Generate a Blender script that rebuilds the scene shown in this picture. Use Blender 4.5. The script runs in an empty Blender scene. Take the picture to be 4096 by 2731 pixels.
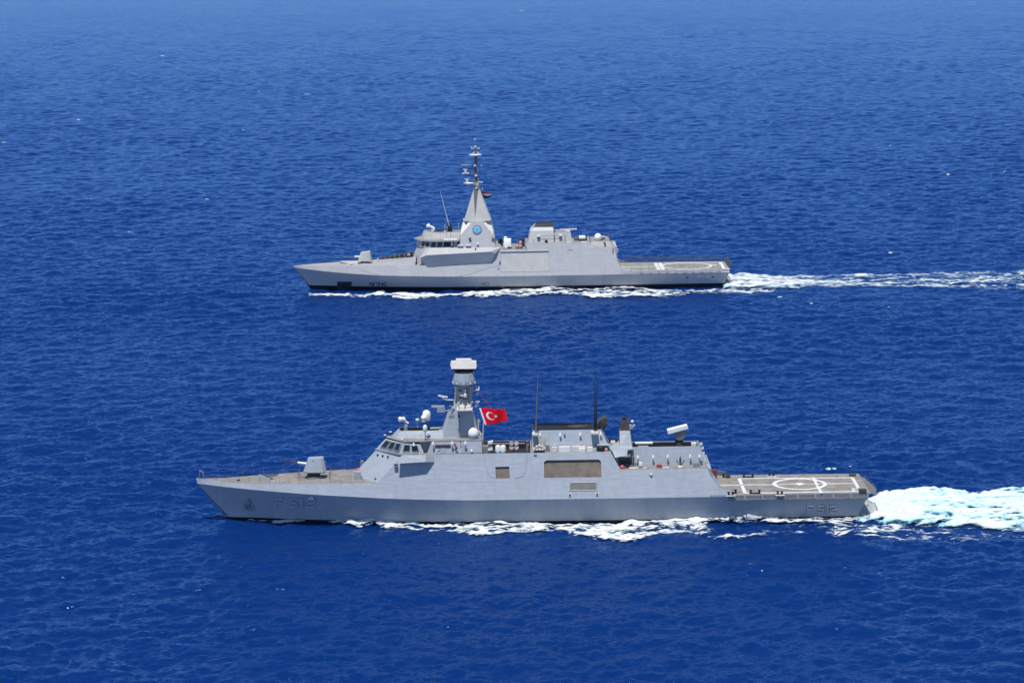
import bpy, bmesh, math, random
import numpy as np
from mathutils import Vector
R = math.radians
random.seed(7)
sc = bpy.context.scene
col = sc.collection

# ------------------------------------------------------------------ camera, sky, sun, exposure
F, TH, HC, RHO = 10970.0, R(8.97), 89.0, 0.0144      # focal length in photo pixels, pitch, height, roll
cam_d = bpy.data.cameras.new('camera'); cam = bpy.data.objects.new('camera', cam_d); col.objects.link(cam)
cam_d.sensor_width = 36.0; cam_d.lens = 36.0 * F / 4096.0
cam_d.clip_start = 1.0; cam_d.clip_end = 60000.0
from mathutils import Matrix
cam.matrix_world = Matrix.Translation((0, 0, HC)) @ Matrix.Rotation(R(90) - TH, 4, 'X') @ Matrix.Rotation(-RHO, 4, 'Z')
sc.camera = cam

SUN_EL = 72.0
w = bpy.data.worlds.new('World'); sc.world = w; w.use_nodes = True
nt = w.node_tree; nt.nodes.clear()
wo = nt.nodes.new('ShaderNodeOutputWorld'); bg = nt.nodes.new('ShaderNodeBackground'); sk = nt.nodes.new('ShaderNodeTexSky')
sk.sky_type = 'NISHITA'; sk.sun_disc = False; sk.sun_elevation = R(SUN_EL); sk.sun_rotation = R(198)
sk.altitude = 3000; sk.air_density = 1.0; sk.dust_density = 0.0; sk.ozone_density = 4.0
bg.inputs['Strength'].default_value = 0.125
nt.links.new(sk.outputs[0], bg.inputs[0]); nt.links.new(bg.outputs[0], wo.inputs[0])
sl = bpy.data.lights.new('sun', 'SUN'); sl.energy = 5.0; sl.angle = R(0.5); sl.color = (1.0, 0.96, 0.9)
so = bpy.data.objects.new('sun', sl); col.objects.link(so); so.rotation_euler = (R(90 - SUN_EL), 0, R(-18)); so.location = (0, 0, 300)
sc.view_settings.view_transform = 'Standard'; sc.view_settings.look = 'None'
sc.view_settings.exposure = 0.02; sc.view_settings.gamma = 1.0; sc.view_settings.use_curve_mapping = False

# ------------------------------------------------------------------ photo measurement -> metres
CT, ST = math.cos(TH), math.sin(TH)
def ray(px, py):
    u, v = px - 2048, 1365.5 - py
    c, s = math.cos(RHO), math.sin(RHO)
    a, b = (u*c + v*s)/F, (-u*s + v*c)/F
    return a, CT + b*ST, -ST + b*CT
def at_z(px, py, Z):
    d = ray(px, py); t = (Z - HC)/d[2]; return d[0]*t, d[1]*t
def proj(X, Y, Z):
    zc = Y*CT - (Z-HC)*ST; yc = Y*ST + (Z-HC)*CT
    a, b = F*X/zc, F*yc/zc; c, s = math.cos(RHO), math.sin(RHO)
    return 2048 + a*c - b*s, 1365.5 - (a*s + b*c)
VIEWS = dict(c1=(760,1400,.4782), c2=(1400,1380,.4782), c3=(2050,1600,.3507), c4=(2750,1700,.3827), c5=(1500,1600,.1703),
             c6=(1720,1420,.2679), c7=(1900,1650,.12755), c8=(2100,1650,.17007),
             d1=(1150,900,.2551), d2=(1640,540,.4464), d3=(2050,850,.23596), d4=(2400,900,.2551), d5=(1660,540,.2679), d6=(1650,860,.17432))
SHIP = {'c': (-46.86, 397.97), 'd': (-51.58, 647.63)}
def q(v, x, y, yl):
    """local ship point seen at a spot of a measured detail view, on the fore-and-aft plane yl metres off the centreline"""
    ox, oy, s = VIEWS[v]; X0, Y0 = SHIP[v[0]]
    d = ray(ox + x*s, oy + y*s); t = (Y0 + yl)/d[1]
    return Vector((d[0]*t - X0, yl, HC + d[2]*t))
def qz(v, x, y, z):
    ox, oy, s = VIEWS[v]; X0, Y0 = SHIP[v[0]]
    X, Y = at_z(ox + x*s, oy + y*s, z); return Vector((X - X0, Y - Y0, z))
def lerp_tab(tab):
    xs = [a for a, b in tab]; ys = [b for a, b in tab]
    return lambda x: float(np.interp(x, xs, ys))

# ------------------------------------------------------------------ materials
MATS = {}
def mat(name, colr, rough=0.5, var=0.06, scale=0.5, spec=0.35, streak=0.0, boot=None, bump=0.0, metal=0.0, rust=0.0):
    if name in MATS: return MATS[name]
    m = bpy.data.materials.new(name); m.use_nodes = True; n = m.node_tree; L = n.links
    b = n.nodes['Principled BSDF']; b.inputs['Roughness'].default_value = rough
    b.inputs['Specular IOR Level'].default_value = spec; b.inputs['Metallic'].default_value = metal
    tc = n.nodes.new('ShaderNodeTexCoord')
    nz = n.nodes.new('ShaderNodeTexNoise'); nz.inputs['Scale'].default_value = scale; nz.inputs['Detail'].default_value = 5
    L.new(tc.outputs['Object'], nz.inputs['Vector'])
    mp = n.nodes.new('ShaderNodeMapRange'); mp.inputs['From Min'].default_value = .3; mp.inputs['From Max'].default_value = .7
    mp.inputs['To Min'].default_value = 1 - var; mp.inputs['To Max'].default_value = 1 + var
    L.new(nz.outputs['Fac'], mp.inputs['Value'])
    val = mp.outputs[0]
    if streak:
        mm = n.nodes.new('ShaderNodeMapping'); mm.inputs['Scale'].default_value = (1.6, 1.6, 0.16)
        L.new(tc.outputs['Object'], mm.inputs['Vector'])
        n2 = n.nodes.new('ShaderNodeTexNoise'); n2.inputs['Scale'].default_value = 1.0; n2.inputs['Detail'].default_value = 4
        L.new(mm.outputs[0], n2.inputs['Vector'])
        m2 = n.nodes.new('ShaderNodeMapRange'); m2.inputs['From Min'].default_value = .35; m2.inputs['From Max'].default_value = .7
        m2.inputs['To Min'].default_value = 1 + streak; m2.inputs['To Max'].default_value = 1 - streak
        L.new(n2.outputs['Fac'], m2.inputs['Value'])
        mu = n.nodes.new('ShaderNodeMath'); mu.operation = 'MULTIPLY'; L.new(val, mu.inputs[0]); L.new(m2.outputs[0], mu.inputs[1]); val = mu.outputs[0]
    vm = n.nodes.new('ShaderNodeVectorMath'); vm.operation = 'SCALE'; vm.inputs[0].default_value = colr
    L.new(val, vm.inputs['Scale']); out = vm.outputs[0]
    if rust:
        mm = n.nodes.new('ShaderNodeMapping'); mm.inputs['Scale'].default_value = (1.0, 1.0, 0.3)
        L.new(tc.outputs['Object'], mm.inputs['Vector'])
        n3 = n.nodes.new('ShaderNodeTexNoise'); n3.inputs['Scale'].default_value = .9; n3.inputs['Detail'].default_value = 6; n3.inputs['Roughness'].default_value = .65
        L.new(mm.outputs[0], n3.inputs['Vector'])
        m3 = n.nodes.new('ShaderNodeMapRange'); m3.inputs['From Min'].default_value = .58; m3.inputs['From Max'].default_value = .78; m3.inputs['To Max'].default_value = rust
        L.new(n3.outputs['Fac'], m3.inputs['Value'])
        mx = n.nodes.new('ShaderNodeMixRGB'); mx.inputs[2].default_value = (.22, .13, .08, 1)
        L.new(m3.outputs[0], mx.inputs[0]); L.new(out, mx.inputs[1]); out = mx.outputs[0]
    if boot is not None:
        sp = n.nodes.new('ShaderNodeSeparateXYZ'); L.new(tc.outputs['Object'], sp.inputs[0])
        gt = n.nodes.new('ShaderNodeMath'); gt.operation = 'LESS_THAN'; gt.inputs[1].default_value = boot; L.new(sp.outputs['Z'], gt.inputs[0])
        mx = n.nodes.new('ShaderNodeMixRGB'); mx.inputs[2].default_value = (.006, .007, .010, 1)
        L.new(gt.outputs[0], mx.inputs[0]); L.new(out, mx.inputs[1]); out = mx.outputs[0]
    L.new(out, b.inputs['Base Color'])
    if bump:
        mb_ = n.nodes.new('ShaderNodeMapping'); mb_.inputs['Scale'].default_value = (0.55, 0.55, 1.9)
        L.new(tc.outputs['Object'], mb_.inputs['Vector'])
        n4 = n.nodes.new('ShaderNodeTexNoise'); n4.inputs['Scale'].default_value = 1.0; n4.inputs['Detail'].default_value = 2
        L.new(mb_.outputs[0], n4.inputs['Vector'])
        bp = n.nodes.new('ShaderNodeBump'); bp.inputs['Strength'].default_value = 1.0; bp.inputs['Distance'].default_value = bump
        L.new(n4.outputs['Fac'], bp.inputs['Height']); L.new(bp.outputs[0], b.inputs['Normal'])
    MATS[name] = m; return m
hull1 = mat('hull paint blue grey', (.305,.34,.385), .5, .05, .25, .25, streak=.05, boot=.5, bump=.05, rust=.10)
wall1 = mat('wall paint blue grey', (.305,.34,.385), .45, .05, .3, .35, streak=.05, bump=.05, rust=.08)
deck1 = mat('deck paint warm grey', (.215,.203,.192), .8, .24, .7, .15)
hull2 = mat('hull paint pale grey', (.385,.39,.405), .5, .05, .25, .25, streak=.05, boot=1.05, bump=.05)
wall2 = mat('wall paint pale grey', (.385,.39,.405), .45, .05, .3, .35, streak=.04, bump=.05, rust=.05)
bay2 = mat('bay door paint beige grey', (.41,.408,.40), .55, .06, .4, .3, streak=.06)
deck2 = mat('deck paint light grey', (.235,.23,.222), .8, .20, .7, .15)
dark = mat('dark grey paint', (.022,.026,.034), .6, .2, .8)
black = mat('black paint', (.010,.011,.013), .5, .2, .8)
soot = mat('sooty exhaust metal', (.05,.045,.042), .7, .35, 1.2)
white = mat('white paint', (.74,.74,.72), .45, .05, 1.0)
cream = mat('cream white paint', (.62,.60,.55), .5, .06, 1.0)
glass = mat('tinted window glass', (.012,.018,.020), .08, .2, 1.5, spec=.6)
brown = mat('weathered grey brown bay', (.15,.125,.10), .7, .30, .7, rust=.45)
steel = mat('bare grey steel', (.20,.20,.20), .5, .1, 2)
mesh_m = mat('grey net mesh', (.20,.20,.195), .8, .15, 3)
line = mat('white deck marking', (.60,.60,.585), .7, .22, 1.5)
red = mat('red paint', (.45,.03,.04), .5, .1, 1)
pink = mat('faded pink red cap', (.62,.28,.28), .6, .08, 1)
orange = mat('orange lifebuoy', (.75,.12,.06), .6, .05, 1)
tan = mat('tan tube cap', (.45,.40,.34), .6, .08, 1)
flag_red = mat('red flag cloth', (.70,.008,.02), .8, .04, 2, spec=.1)
flag_white = mat('white flag cloth', (.8,.8,.8), .8, .02, 2, spec=.1)
flag_black = mat('black flag cloth', (.012,.012,.016), .8, .04, 2, spec=.1)
gold = mat('gold emblem', (.5,.36,.08), .6, .05, 2)
crest_blue = mat('sky blue crest', (.12,.42,.62), .6, .12, 4)
crest_ring = mat('grey blue crest ring', (.13,.18,.27), .6, .1, 4)
numb2 = mat('dark number paint', (.03,.036,.046), .6, .1, 1)
numb1 = mat('raised number paint', (.42,.455,.50), .45, .05, 1)

# ------------------------------------------------------------------ mesh builder
class MB:
    def __init__(s): s.v = []; s.f = []; s.m = []
    def add(s, vs, fs, mi=0):
        o = len(s.v); s.v += [tuple(p) for p in vs]; s.f += [tuple(i+o for i in f) for f in fs]; s.m += [mi]*len(fs); return s
    def loft(s, rings, cap0=True, cap1=True, closed=True, mi=0):
        n = len(rings[0]); vs = [p for r in rings for p in r]; fs = []
        for a in range(len(rings)-1):
            for i in range(n if closed else n-1):
                j = (i+1) % n; fs.append((a*n+i, a*n+j, (a+1)*n+j, (a+1)*n+i))
        if cap0: fs.append(tuple(range(n)))
        if cap1: fs.append(tuple(range((len(rings)-1)*n, len(rings)*n)))
        return s.add(vs, fs, mi)
    def sym(s, *rows, cap0=True, cap1=True, mi=0):
        """rows: port-side outlines (x, y<=0, z) front to aft; mirrored to starboard, lofted upwards"""
        rings = []
        for r in rows:
            pts = [Vector(p) for p in r]
            rings.append(pts + [Vector((p.x, -p.y, p.z)) for p in reversed(pts)])
        return s.loft(rings, cap0, cap1, mi=mi)
    def box(s, a, b, mi=0):
        x0, y0, z0 = [min(a[i], b[i]) for i in range(3)]; x1, y1, z1 = [max(a[i], b[i]) for i in range(3)]
        return s.loft([[(x0,y0,z0),(x1,y0,z0),(x1,y1,z0),(x0,y1,z0)], [(x0,y0,z1),(x1,y0,z1),(x1,y1,z1),(x0,y1,z1)]], mi=mi)
    def cbox(s, c, d, mi=0, bev=0.0):
        if bev:
            x, y, z = c; dx, dy, dz = d[0]/2, d[1]/2, d[2]/2
            def rg(k, zz): return [(x-dx+k,y-dy,zz),(x+dx-k,y-dy,zz),(x+dx,y-dy+k,zz),(x+dx,y+dy-k,zz),(x+dx-k,y+dy,zz),(x-dx+k,y+dy,zz),(x-dx,y+dy-k,zz),(x-dx,y-dy+k,zz)]
            return s.loft([rg(bev, z-dz), rg(bev, z+dz-bev), [(x+(p[0]-x)*.9, y+(p[1]-y)*.9, z+dz) for p in rg(bev, 0)]], mi=mi)
        return s.box([c[i]-d[i]/2 for i in range(3)], [c[i]+d[i]/2 for i in range(3)], mi)
    def cyl(s, p0, p1, r0, r1=None, n=10, mi=0):
        p0, p1 = Vector(p0), Vector(p1); r1 = r0 if r1 is None else r1
        d = (p1-p0).normalized(); u = d.orthogonal().normalized(); v = d.cross(u)
        rg = lambda p, r: [p + u*(r*math.cos(2*math.pi*i/n)) + v*(r*math.sin(2*math.pi*i/n)) for i in range(n)]
        return s.loft([rg(p0, r0), rg(p1, r1)], mi=mi)
    def lathe(s, c, prof, n=20, mi=0, sx=1, sy=1):
        return s.loft([[(c[0]+r*sx*math.cos(2*math.pi*i/n), c[1]+r*sy*math.sin(2*math.pi*i/n), c[2]+z) for i in range(n)] for r, z in prof], mi=mi)
    def dome(s, c, r, hcyl=0.0, n=18, mi=0, low=0.75):
        """radome: a sphere whose underside runs into a short drum"""
        pr = []
        if hcyl: pr += [(r*low, -hcyl-r*.55), (r*low, -r*.55)]
        for k in range(0, 11):
            a = -R(35) + R(125)*k/10; pr.append((max(r*math.cos(a), .01), r*math.sin(a)))
        return s.lathe(c, pr, n, mi)
    def plate(s, pts, off, mi=0):
        pts = [Vector(p) for p in pts]; o = Vector(off); return s.loft([pts, [p+o for p in pts]], mi=mi)
    def rod(s, pts, r, n=6, mi=0):
        for a, b in zip(pts[:-1], pts[1:]): s.cyl(a, b, r, n=n, mi=mi)
        return s
    def build(s, name, mats, parent=None, smooth=False, deck=False, origin=None, sharp=38):
        if not isinstance(mats, (list, tuple)): mats = [mats]
        me = bpy.data.meshes.new(name)
        o = Vector(origin) if origin is not None else Vector((0,0,0))
        me.from_pydata([tuple(Vector(p)-o) for p in s.v], [], s.f)
        for m in mats: me.materials.append(m)
        me.polygons.foreach_set('material_index', s.m)
        bm = bmesh.new(); bm.from_mesh(me)
        bmesh.ops.recalc_face_normals(bm, faces=bm.faces)
        if deck:
            for f in bm.faces:
                f.normal_update()
                if f.material_index == 0 and f.normal.z > .9: f.material_index = 1
        bm.to_mesh(me); bm.free()
        if smooth:
            me.polygons.foreach_set('use_smooth', [True]*len(me.polygons)); me.set_sharp_from_angle(angle=R(sharp))
        ob = bpy.data.objects.new(name, me); col.objects.link(ob)
        if parent is not None: ob.parent = parent
        ob.location = o
        return ob
def cut(o, cutter, m):
    c = cutter.build('cutter', m)
    md = o.modifiers.new('cut', 'BOOLEAN'); md.operation = 'DIFFERENCE'; md.solver = 'EXACT'; md.object = c; md.material_mode = 'TRANSFER'
    dg = bpy.context.evaluated_depsgraph_get()
    me = bpy.data.meshes.new_from_object(o.evaluated_get(dg)); o.modifiers.clear(); o.data = me
    bpy.data.objects.remove(c)
def empty(name, loc, label, cat, group=None):
    o = bpy.data.objects.new(name, None); col.objects.link(o); o.location = loc; o['label'] = label; o['category'] = cat
    if group: o['group'] = group
    return o
def tag(o, label, cat, group=None):
    o['label'] = label; o['category'] = cat
    if group: o['group'] = group
def again(o, loc, parent=None):
    c = o.copy(); col.objects.link(c); c.parent = parent or o.parent; c.location = loc
    for ch in list(o.children):
        d = ch.copy(); col.objects.link(d); d.parent = c
    return c

GLYPH = {'F': [[(0,0),(0,2),(1,2)],[(0,1.05),(.8,1.05)]], '5': [[(1,2),(.05,2),(.05,1.15),(.75,1.15),(1,.9),(1,.25),(.75,0),(.2,0),(0,.22)]],
 '1': [[(.5,0),(.5,2)]], '2': [[(0,1.65),(.2,2),(.8,2),(1,1.75),(1,1.3),(.8,1.1),(.2,.85),(0,.6),(0,0),(1,0)]],
 '9': [[(1,1),(.2,1),(0,1.2),(0,1.8),(.2,2),(.8,2),(1,1.8),(1,.2),(.8,0),(.05,0)]], '7': [[(0,2),(1,2),(1,1.7),(.35,0)]],
 '6': [[(.95,2),(.2,2),(0,1.8),(0,.2),(.2,0),(.8,0),(1,.2),(1,.85),(.8,1.05),(0,1.05)]],
 'P': [[(0,0),(0,2),(.8,2),(1,1.8),(1,1.2),(.8,1),(0,1)]], 'O': [[(.2,0),(0,.3),(0,1.7),(.2,2),(.8,2),(1,1.7),(1,.3),(.8,0),(.2,0)]],
 'R': [[(0,0),(0,2),(.8,2),(1,1.8),(1,1.2),(.8,1),(0,1)],[(.55,1),(1,0)]], 'T': [[(0,2),(1,2)],[(.5,2),(.5,0)]],
 'S': [[(1,1.8),(.8,2),(.2,2),(0,1.75),(0,1.3),(.2,1.05),(.8,.95),(1,.7),(1,.25),(.8,0),(.2,0),(0,.2)]],
 'A': [[(0,0),(.5,2),(1,0)],[(.2,.7),(.8,.7)]], 'I': [[(.5,0),(.5,2)]], 'D': [[(0,0),(0,2),(.7,2),(1,1.6),(1,.4),(.7,0),(0,0)]],
 'M': [[(0,0),(0,2),(.5,1),(1,2),(1,0)]]}
def writing(mb, text, place, spans, wid, depth):
    """stroke letters: place(u, v) gives (point, outward normal) on the plating; spans = (u0, u1) per character; v from 0 to 1"""
    for ch, (u0, u1) in zip(text, spans):
        for st in GLYPH[ch]:
            for a, b in zip(st[:-1], st[1:]):
                p, n = place(u0+(u1-u0)*a[0], a[1]/2); p2, n2 = place(u0+(u1-u0)*b[0], b[1]/2)
                d = (p2-p).normalized(); s = d.cross(n).normalized()*wid/2; e = d*wid/2*.98
                base = [p-e-s-n*.03, p2+e-s-n*.03, p2+e+s-n*.03, p-e+s-n*.03]
                mb.plate(base, n*(depth+.03))

# ------------------------------------------------------------------ hulls
class Hull:
    def __init__(s, yk, zk, yw, zd, lean, L, stem, zbot, xd_end, xk_end, zfd, trans):
        s.yk, s.zk, s.yw, s.zd = map(lerp_tab, (yk, zk, yw, zd)); s.lean, s.L, s.stem = lean, L, stem
        s.zbot, s.xd_end, s.xk_end, s.zfd, s.trans = zbot, xd_end, xk_end, zfd, trans
    def ys(s, x, z): return s.yk(x) - s.lean*(z - s.zk(x))                       # sloped side above the knuckle
    def shift(s, xs): return s.stem*max(0, 1 - xs/30.0)**1.15 - s.trans*max(0, (xs-(s.L-13))/13)
    def ring(s, xs):
        k = Vector((xs, -s.yk(xs), s.zk(xs))); xw = xs + s.shift(xs)
        wy = s.yw(xw); wl = Vector((xw, -wy, 0)); f = .36 if xs < 10 else .36 + .14*min(1, (xs-10)/25)
        mid = Vector((xs + s.shift(xs)*.55, -(wy + (s.yk(xs)-wy)*f), s.zk(xs)*.45))
        bot = Vector((xw + (1.5 if xs < 5 else 0), -wy*.72, s.zbot))
        if xs <= s.xd_end + .01: d = Vector((xs - .2*max(0, 1-xs/4), -max(.06, s.ys(xs, s.zd(xs))), s.zd(xs)))
        else: d = Vector((xs, -s.yk(xs)+.02, s.zfd - .02))
        return [bot, wl, mid, k, d]
    def y_at(s, x, z):
        xs = x
        for _ in range(8): xs = x - s.shift(xs)*max(0, 1 - z/s.zk(xs))
        r = s.ring(xs); return float(np.interp(z, [r[1].z, r[2].z, r[3].z], [-r[1].y, -r[2].y, -r[3].y]))
    def build(s, name, m, root):
        xs = [.0, 1, 2, 3.5, 5, 7, 9, 11, 13.5, 16, 19, 22, 25, 28, 31, 35, 40, 46, 52, 58, 64, 70, s.xd_end, s.xk_end, 81, 85, 89, 93, 96, s.L]
        rings = [s.ring(x) for x in xs]
        mb = MB()
        mb.loft(rings, False, False, closed=False)
        mb.loft([[Vector((p.x, -p.y, p.z)) for p in r] for r in rings], False, False, closed=False)
        t = rings[-1]; mb.add(t + [Vector((p.x,-p.y,p.z)) for p in reversed(t)], [tuple(range(10))])          # transom
        b = rings[0]; mb.add(b + [Vector((p.x,-p.y,p.z)) for p in reversed(b)], [tuple(range(10))])          # stem bar
        o = mb.build(name, m, root, smooth=True, sharp=14); return o
    def on(s, px, py):
        """point and outward normal on the port plating under a photo pixel"""
    def decks(s, name, m, root, x0, x1, inset=.07, drop=.05):
        n = 26; ps = []
        for i in range(n+1):
            x = x0 + (x1-x0)*i/n; r = s.ring(x); ps.append((r[4].x, r[4].y + inset, r[4].z - drop))
        mb = MB(); mb.loft([[p, (p[0], -p[1], p[2])] for p in ps], False, False, closed=False)
        return mb.build(name, m, root)
def place_on(H, view, u0, u1, v0, v1):
    """maps the unit square onto the plating through a measured box of a detail view (v up)"""
    def hit(x, y):
        yl = -6.0
        for _ in range(12):
            p = q(view, x, y, yl); z = min(max(p.z, .05), H.zk(p.x)); yl = -H.y_at(p.x, z)
        return q(view, x, y, yl)
    def f(u, v):
        x, y = u0 + (u1-u0)*u, v1 + (v0-v1)*v
        p = hit(x, y); a = hit(x+4, y) - p; b = hit(x, y-4) - p; n = a.cross(b).normalized()
        if n.y > 0: n = -n
        return p, n
    return f
def sideblock(cols, H, mb):
    """cols: (x bottom, z bottom, x top, z top[, half width top, bottom]); sides follow the sloped plating"""
    rings = []
    for c in cols:
        xb, zb, xt, zt = c[:4]; wt = c[4] if len(c) > 4 else H.ys(xt, zt); wb = c[5] if len(c) > 5 else H.ys(xb, zb)
        rings.append([(xb,-wb,zb),(xt,-wt,zt),(xt,wt,zt),(xb,wb,zb)])
    mb.loft(rings); return mb
def railing(path, name, parent, h=1.0, step=1.9, m=steel, r=.020, wires=(.5, 1.0)):
    mb = MB(); path = [Vector(p) for p in path]
    for a, b in zip(path[:-1], path[1:]):
        n = max(1, round((b-a).length/step))
        for i in range(n+1):
            p = a.lerp(b, i/n); mb.cyl(p, p+Vector((0,0,h)), r, n=5)
        for wz in wires: mb.cyl(a+Vector((0,0,h*wz)), b+Vector((0,0,h*wz)), .008, n=4)
    return mb.build(name, m, parent)

# ================================================================== NEAR SHIP (F 512)
H1 = Hull([(0,.05),(2,.95),(4,1.9),(8,3.35),(12,4.3),(17,5.25),(28.7,6.6),(35,7.05),(45,7.2),(65,7.2),(77,7.05),(98.6,6.65)],
          [(0,5.6),(8,5.3),(17,4.82),(28.7,4.3),(40,4.02),(98.6,3.97)],
          [(5,.04),(8,.5),(12,1.3),(17,2.5),(28,4.5),(40,5.4),(52,5.7),(70,5.7),(85,5.6),(97,5.3)],
          [(0,6.45),(4.4,6.1),(10,6.12),(17,6.3),(27,6.5),(80,6.5)], .37, 98.6, 5.0, -3.0, 75.6, 77.4, 4.22, 1.8)
ship1 = empty('warship', (*SHIP['c'], 0), 'nearer blue-grey warship numbered F 512 flying a red crescent flag', 'warship', 'grey warships steaming side by side')
h1 = H1.build('hull', hull1, ship1)
H1.decks('foredeck', deck1, ship1, .15, 28)
# hull numbers, anchor, scuppers
def f512(view, spans, v0, v1, wid, nm='hull_number'):
    u0, u1 = spans[0][0], spans[-1][1]; pl = place_on(H1, view, u0, u1, v0, v1)
    for ch, (a, b) in zip('F512', spans):
        mb = MB(); writing(mb, ch, pl, [((a-u0)/(u1-u0), (b-u0)/(u1-u0))], wid, .16); k = len(mb.f); writing(mb, ch, pl, [((a-u0)/(u1-u0), (b-u0)/(u1-u0))], wid+.11, .05); mb.m[k:] = [1]*(len(mb.f)-k); mb.build(nm, [numb1, mat('painted letter shadow', (.10,.115,.14), .7)], h1)  # dark outline plate paints in the shadow around each raised letter
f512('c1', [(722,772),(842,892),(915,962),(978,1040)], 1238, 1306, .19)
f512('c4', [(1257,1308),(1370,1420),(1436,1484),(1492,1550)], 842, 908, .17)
pl = place_on(H1, 'c1', 440, 560, 1230, 1340)
mb = MB()
for a, b, wd in (((.45,.95),(.45,.25),.16),((.15,.45),(.3,.12),.2),((.3,.12),(.6,.1),.2),((.6,.1),(.75,.4),.2),((.3,.7),(.6,.7),.12)):
    p, n = pl(*a); p2, n2 = pl(*b); d = (p2-p).normalized(); s_ = d.cross(n)*wd; mb.plate([p-s_-n*.05, p2-s_-n*.05, p2+s_-n*.05, p+s_-n*.05], n*.3)
mb.build('anchor', mat('anchor grey', (.22,.25,.29), .6), h1)

# superstructure: one slab-sided block with a wedge front, stepped down aft
mb = MB()
sideblock([(22.9,6.42,26.5,10.2,.05,.05),(26.9,6.45,30.7,10.38,4.62,5.62),(35,6.5,35,10.42),(45,6.5,45,10.42),(55,6.5,55,10.42),(62.9,6.5,61.0,10.45),
           (63.4,6.5,62.4,7.92),(70,6.5,70,7.92),(75.7,6.5,75.1,7.9)], H1, mb)
sup1 = mb.build('superstructure', [wall1, deck1], None, deck=True)
# recesses, cut into the plating
def recess(sup, H, view, pts, depth, m):
    mb = MB(); out = []; inn = []
    for x, y in pts:
        yl = -6.5
        for _ in range(10):
            p = q(view, x, y, yl); yl = -H.ys(p.x, p.z)
        p = q(view, x, y, yl); out.append(p + Vector((0,-.6,0))); inn.append(Vector((p.x, yl+depth, p.z)))
    # flat vertical back wall
    mb.loft([out, inn]); cut(sup, mb, m)
recess(sup1, H1, 'c3', [(362,885),(360,705),(385,685),(985,676),(1008,700),(1016,878)], .30, brown)
SIDE_PANEL = [(655,1030),(655,942),(960,937),(962,1026)]
recess(sup1, H1, 'c2', [(1220,1116),(1216,1018),(1332,1014),(1337,1113)], .25, brown)
x0, x1 = q('c7', 225, 1240, -4.8).x, q('c7', 1740, 1240, -4.8).x
mb = MB(); mb.box((x0, -4.62, 9.3), (x1, 4.5, 12)); cut(sup1, mb, dark)
sup1.parent = ship1
mb = MB(); mb.plate([(75.75,-5.7,6.5),(77.35,-6.85,4.25),(77.35,6.85,4.25),(75.75,5.7,6.5)], (-.3,0,0)); mb.box((75.2,-5.1,6.4),(75.7,5.1,7.85))
mb.build('hangar_face', wall1, ship1)
for s_ in (-1, 1):      # low bulwark corner plates where the side runs out onto the flight deck
    y_ = lambda x, z: s_*(H1.ys(x, z)+.03)
    MB().plate([(75.9,y_(75.9,5.6),5.6),(75.6,y_(75.6,4.0),4.0),(78.9,y_(78.9,4.0),4.0),(78.8,y_(78.8,4.85),4.85),(77.0,y_(77,5.05),5.05)], (0,-s_*.1,0)).build('bulwark', wall1, ship1)
# seams on the side
mb = MB()
def on_side(H, view, x, y, off=.02):
    yl = -6
    for _ in range(10):
        p = q(view, x, y, yl); yl = -H.ys(p.x, p.z)
    return q(view, x, y, yl - off)
for path in ([(1115,905),(1150,1060),(1175,1100),(1215,1112)], [(1485,890),(1470,1050),(1440,1100),(1380,1115)]):
    MB().rod([on_side(H1,'c2',*p) for p in path], .03, 4).build('panel_seam', mat('seam grey', (.2,.22,.25), .6), sup1)
for x, y in ((655,1083),(965,1075)):
    p = on_side(H1, 'c3', x, y, .0); n = Vector((0,-.94,.34))
    o = MB().cyl(p-n*.2, p+n*.14, .22, .22, 14).build('drain_pipe', white, sup1, True)
    MB().cyl(p-n*.2, p+n*.15, .17, .17, 14).build('pipe_bore', black, o, True) if False else MB().cyl(p+n*.10, p+n*.16, .18, .17, 14).build('pipe_bore', black, sup1, True)
for v, x, y in (('c3',260,622),('c3',1580,845),('c2',1550,916)):
    p = on_side(H1, v, x, y, .05); MB().cbox(p, (.45,.25,.18)).build('side_fitting', steel, sup1)
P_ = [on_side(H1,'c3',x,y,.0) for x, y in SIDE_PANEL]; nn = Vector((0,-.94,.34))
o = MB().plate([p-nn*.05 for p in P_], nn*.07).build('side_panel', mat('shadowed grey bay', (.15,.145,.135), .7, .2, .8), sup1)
mb = MB()
for a, b in zip(P_, P_[1:]+P_[:1]): mb.cyl(a+nn*.02, b+nn*.02, .07, n=6)
mb.build('panel_frame', wall1, o)
# bridge wing: box overhanging the side
for s_ in (1, -1):
    mb = MB()
    a, b, c_, d_ = q('c5',630,1290,-5.75), q('c5',1200,1282,-5.75), q('c5',1180,1452,-6.3), q('c5',520,1488,-6.3)
    t0, t1 = q('c5',1380,1268,-4.78), q('c5',1385,1452,-5.3)
    outer = [Vector((31.2,-4.6,10.36)), a, b, t0]; lower = [Vector((30.2,-5.1,c_.z+.02)), d_, c_, t1]
    mb.loft([[(p.x, p.y*s_, p.z) for p in outer+[Vector((t0.x,-4.4,t0.z)), Vector((31.4,-4.4,10.36))]], [(p.x, p.y*s_, p.z) for p in lower+[Vector((t1.x,-4.6,t1.z)), Vector((30.5,-4.6,c_.z))]]])
    mb.build('bridge_wing', [wall1, deck1], ship1, deck=True)
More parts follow.
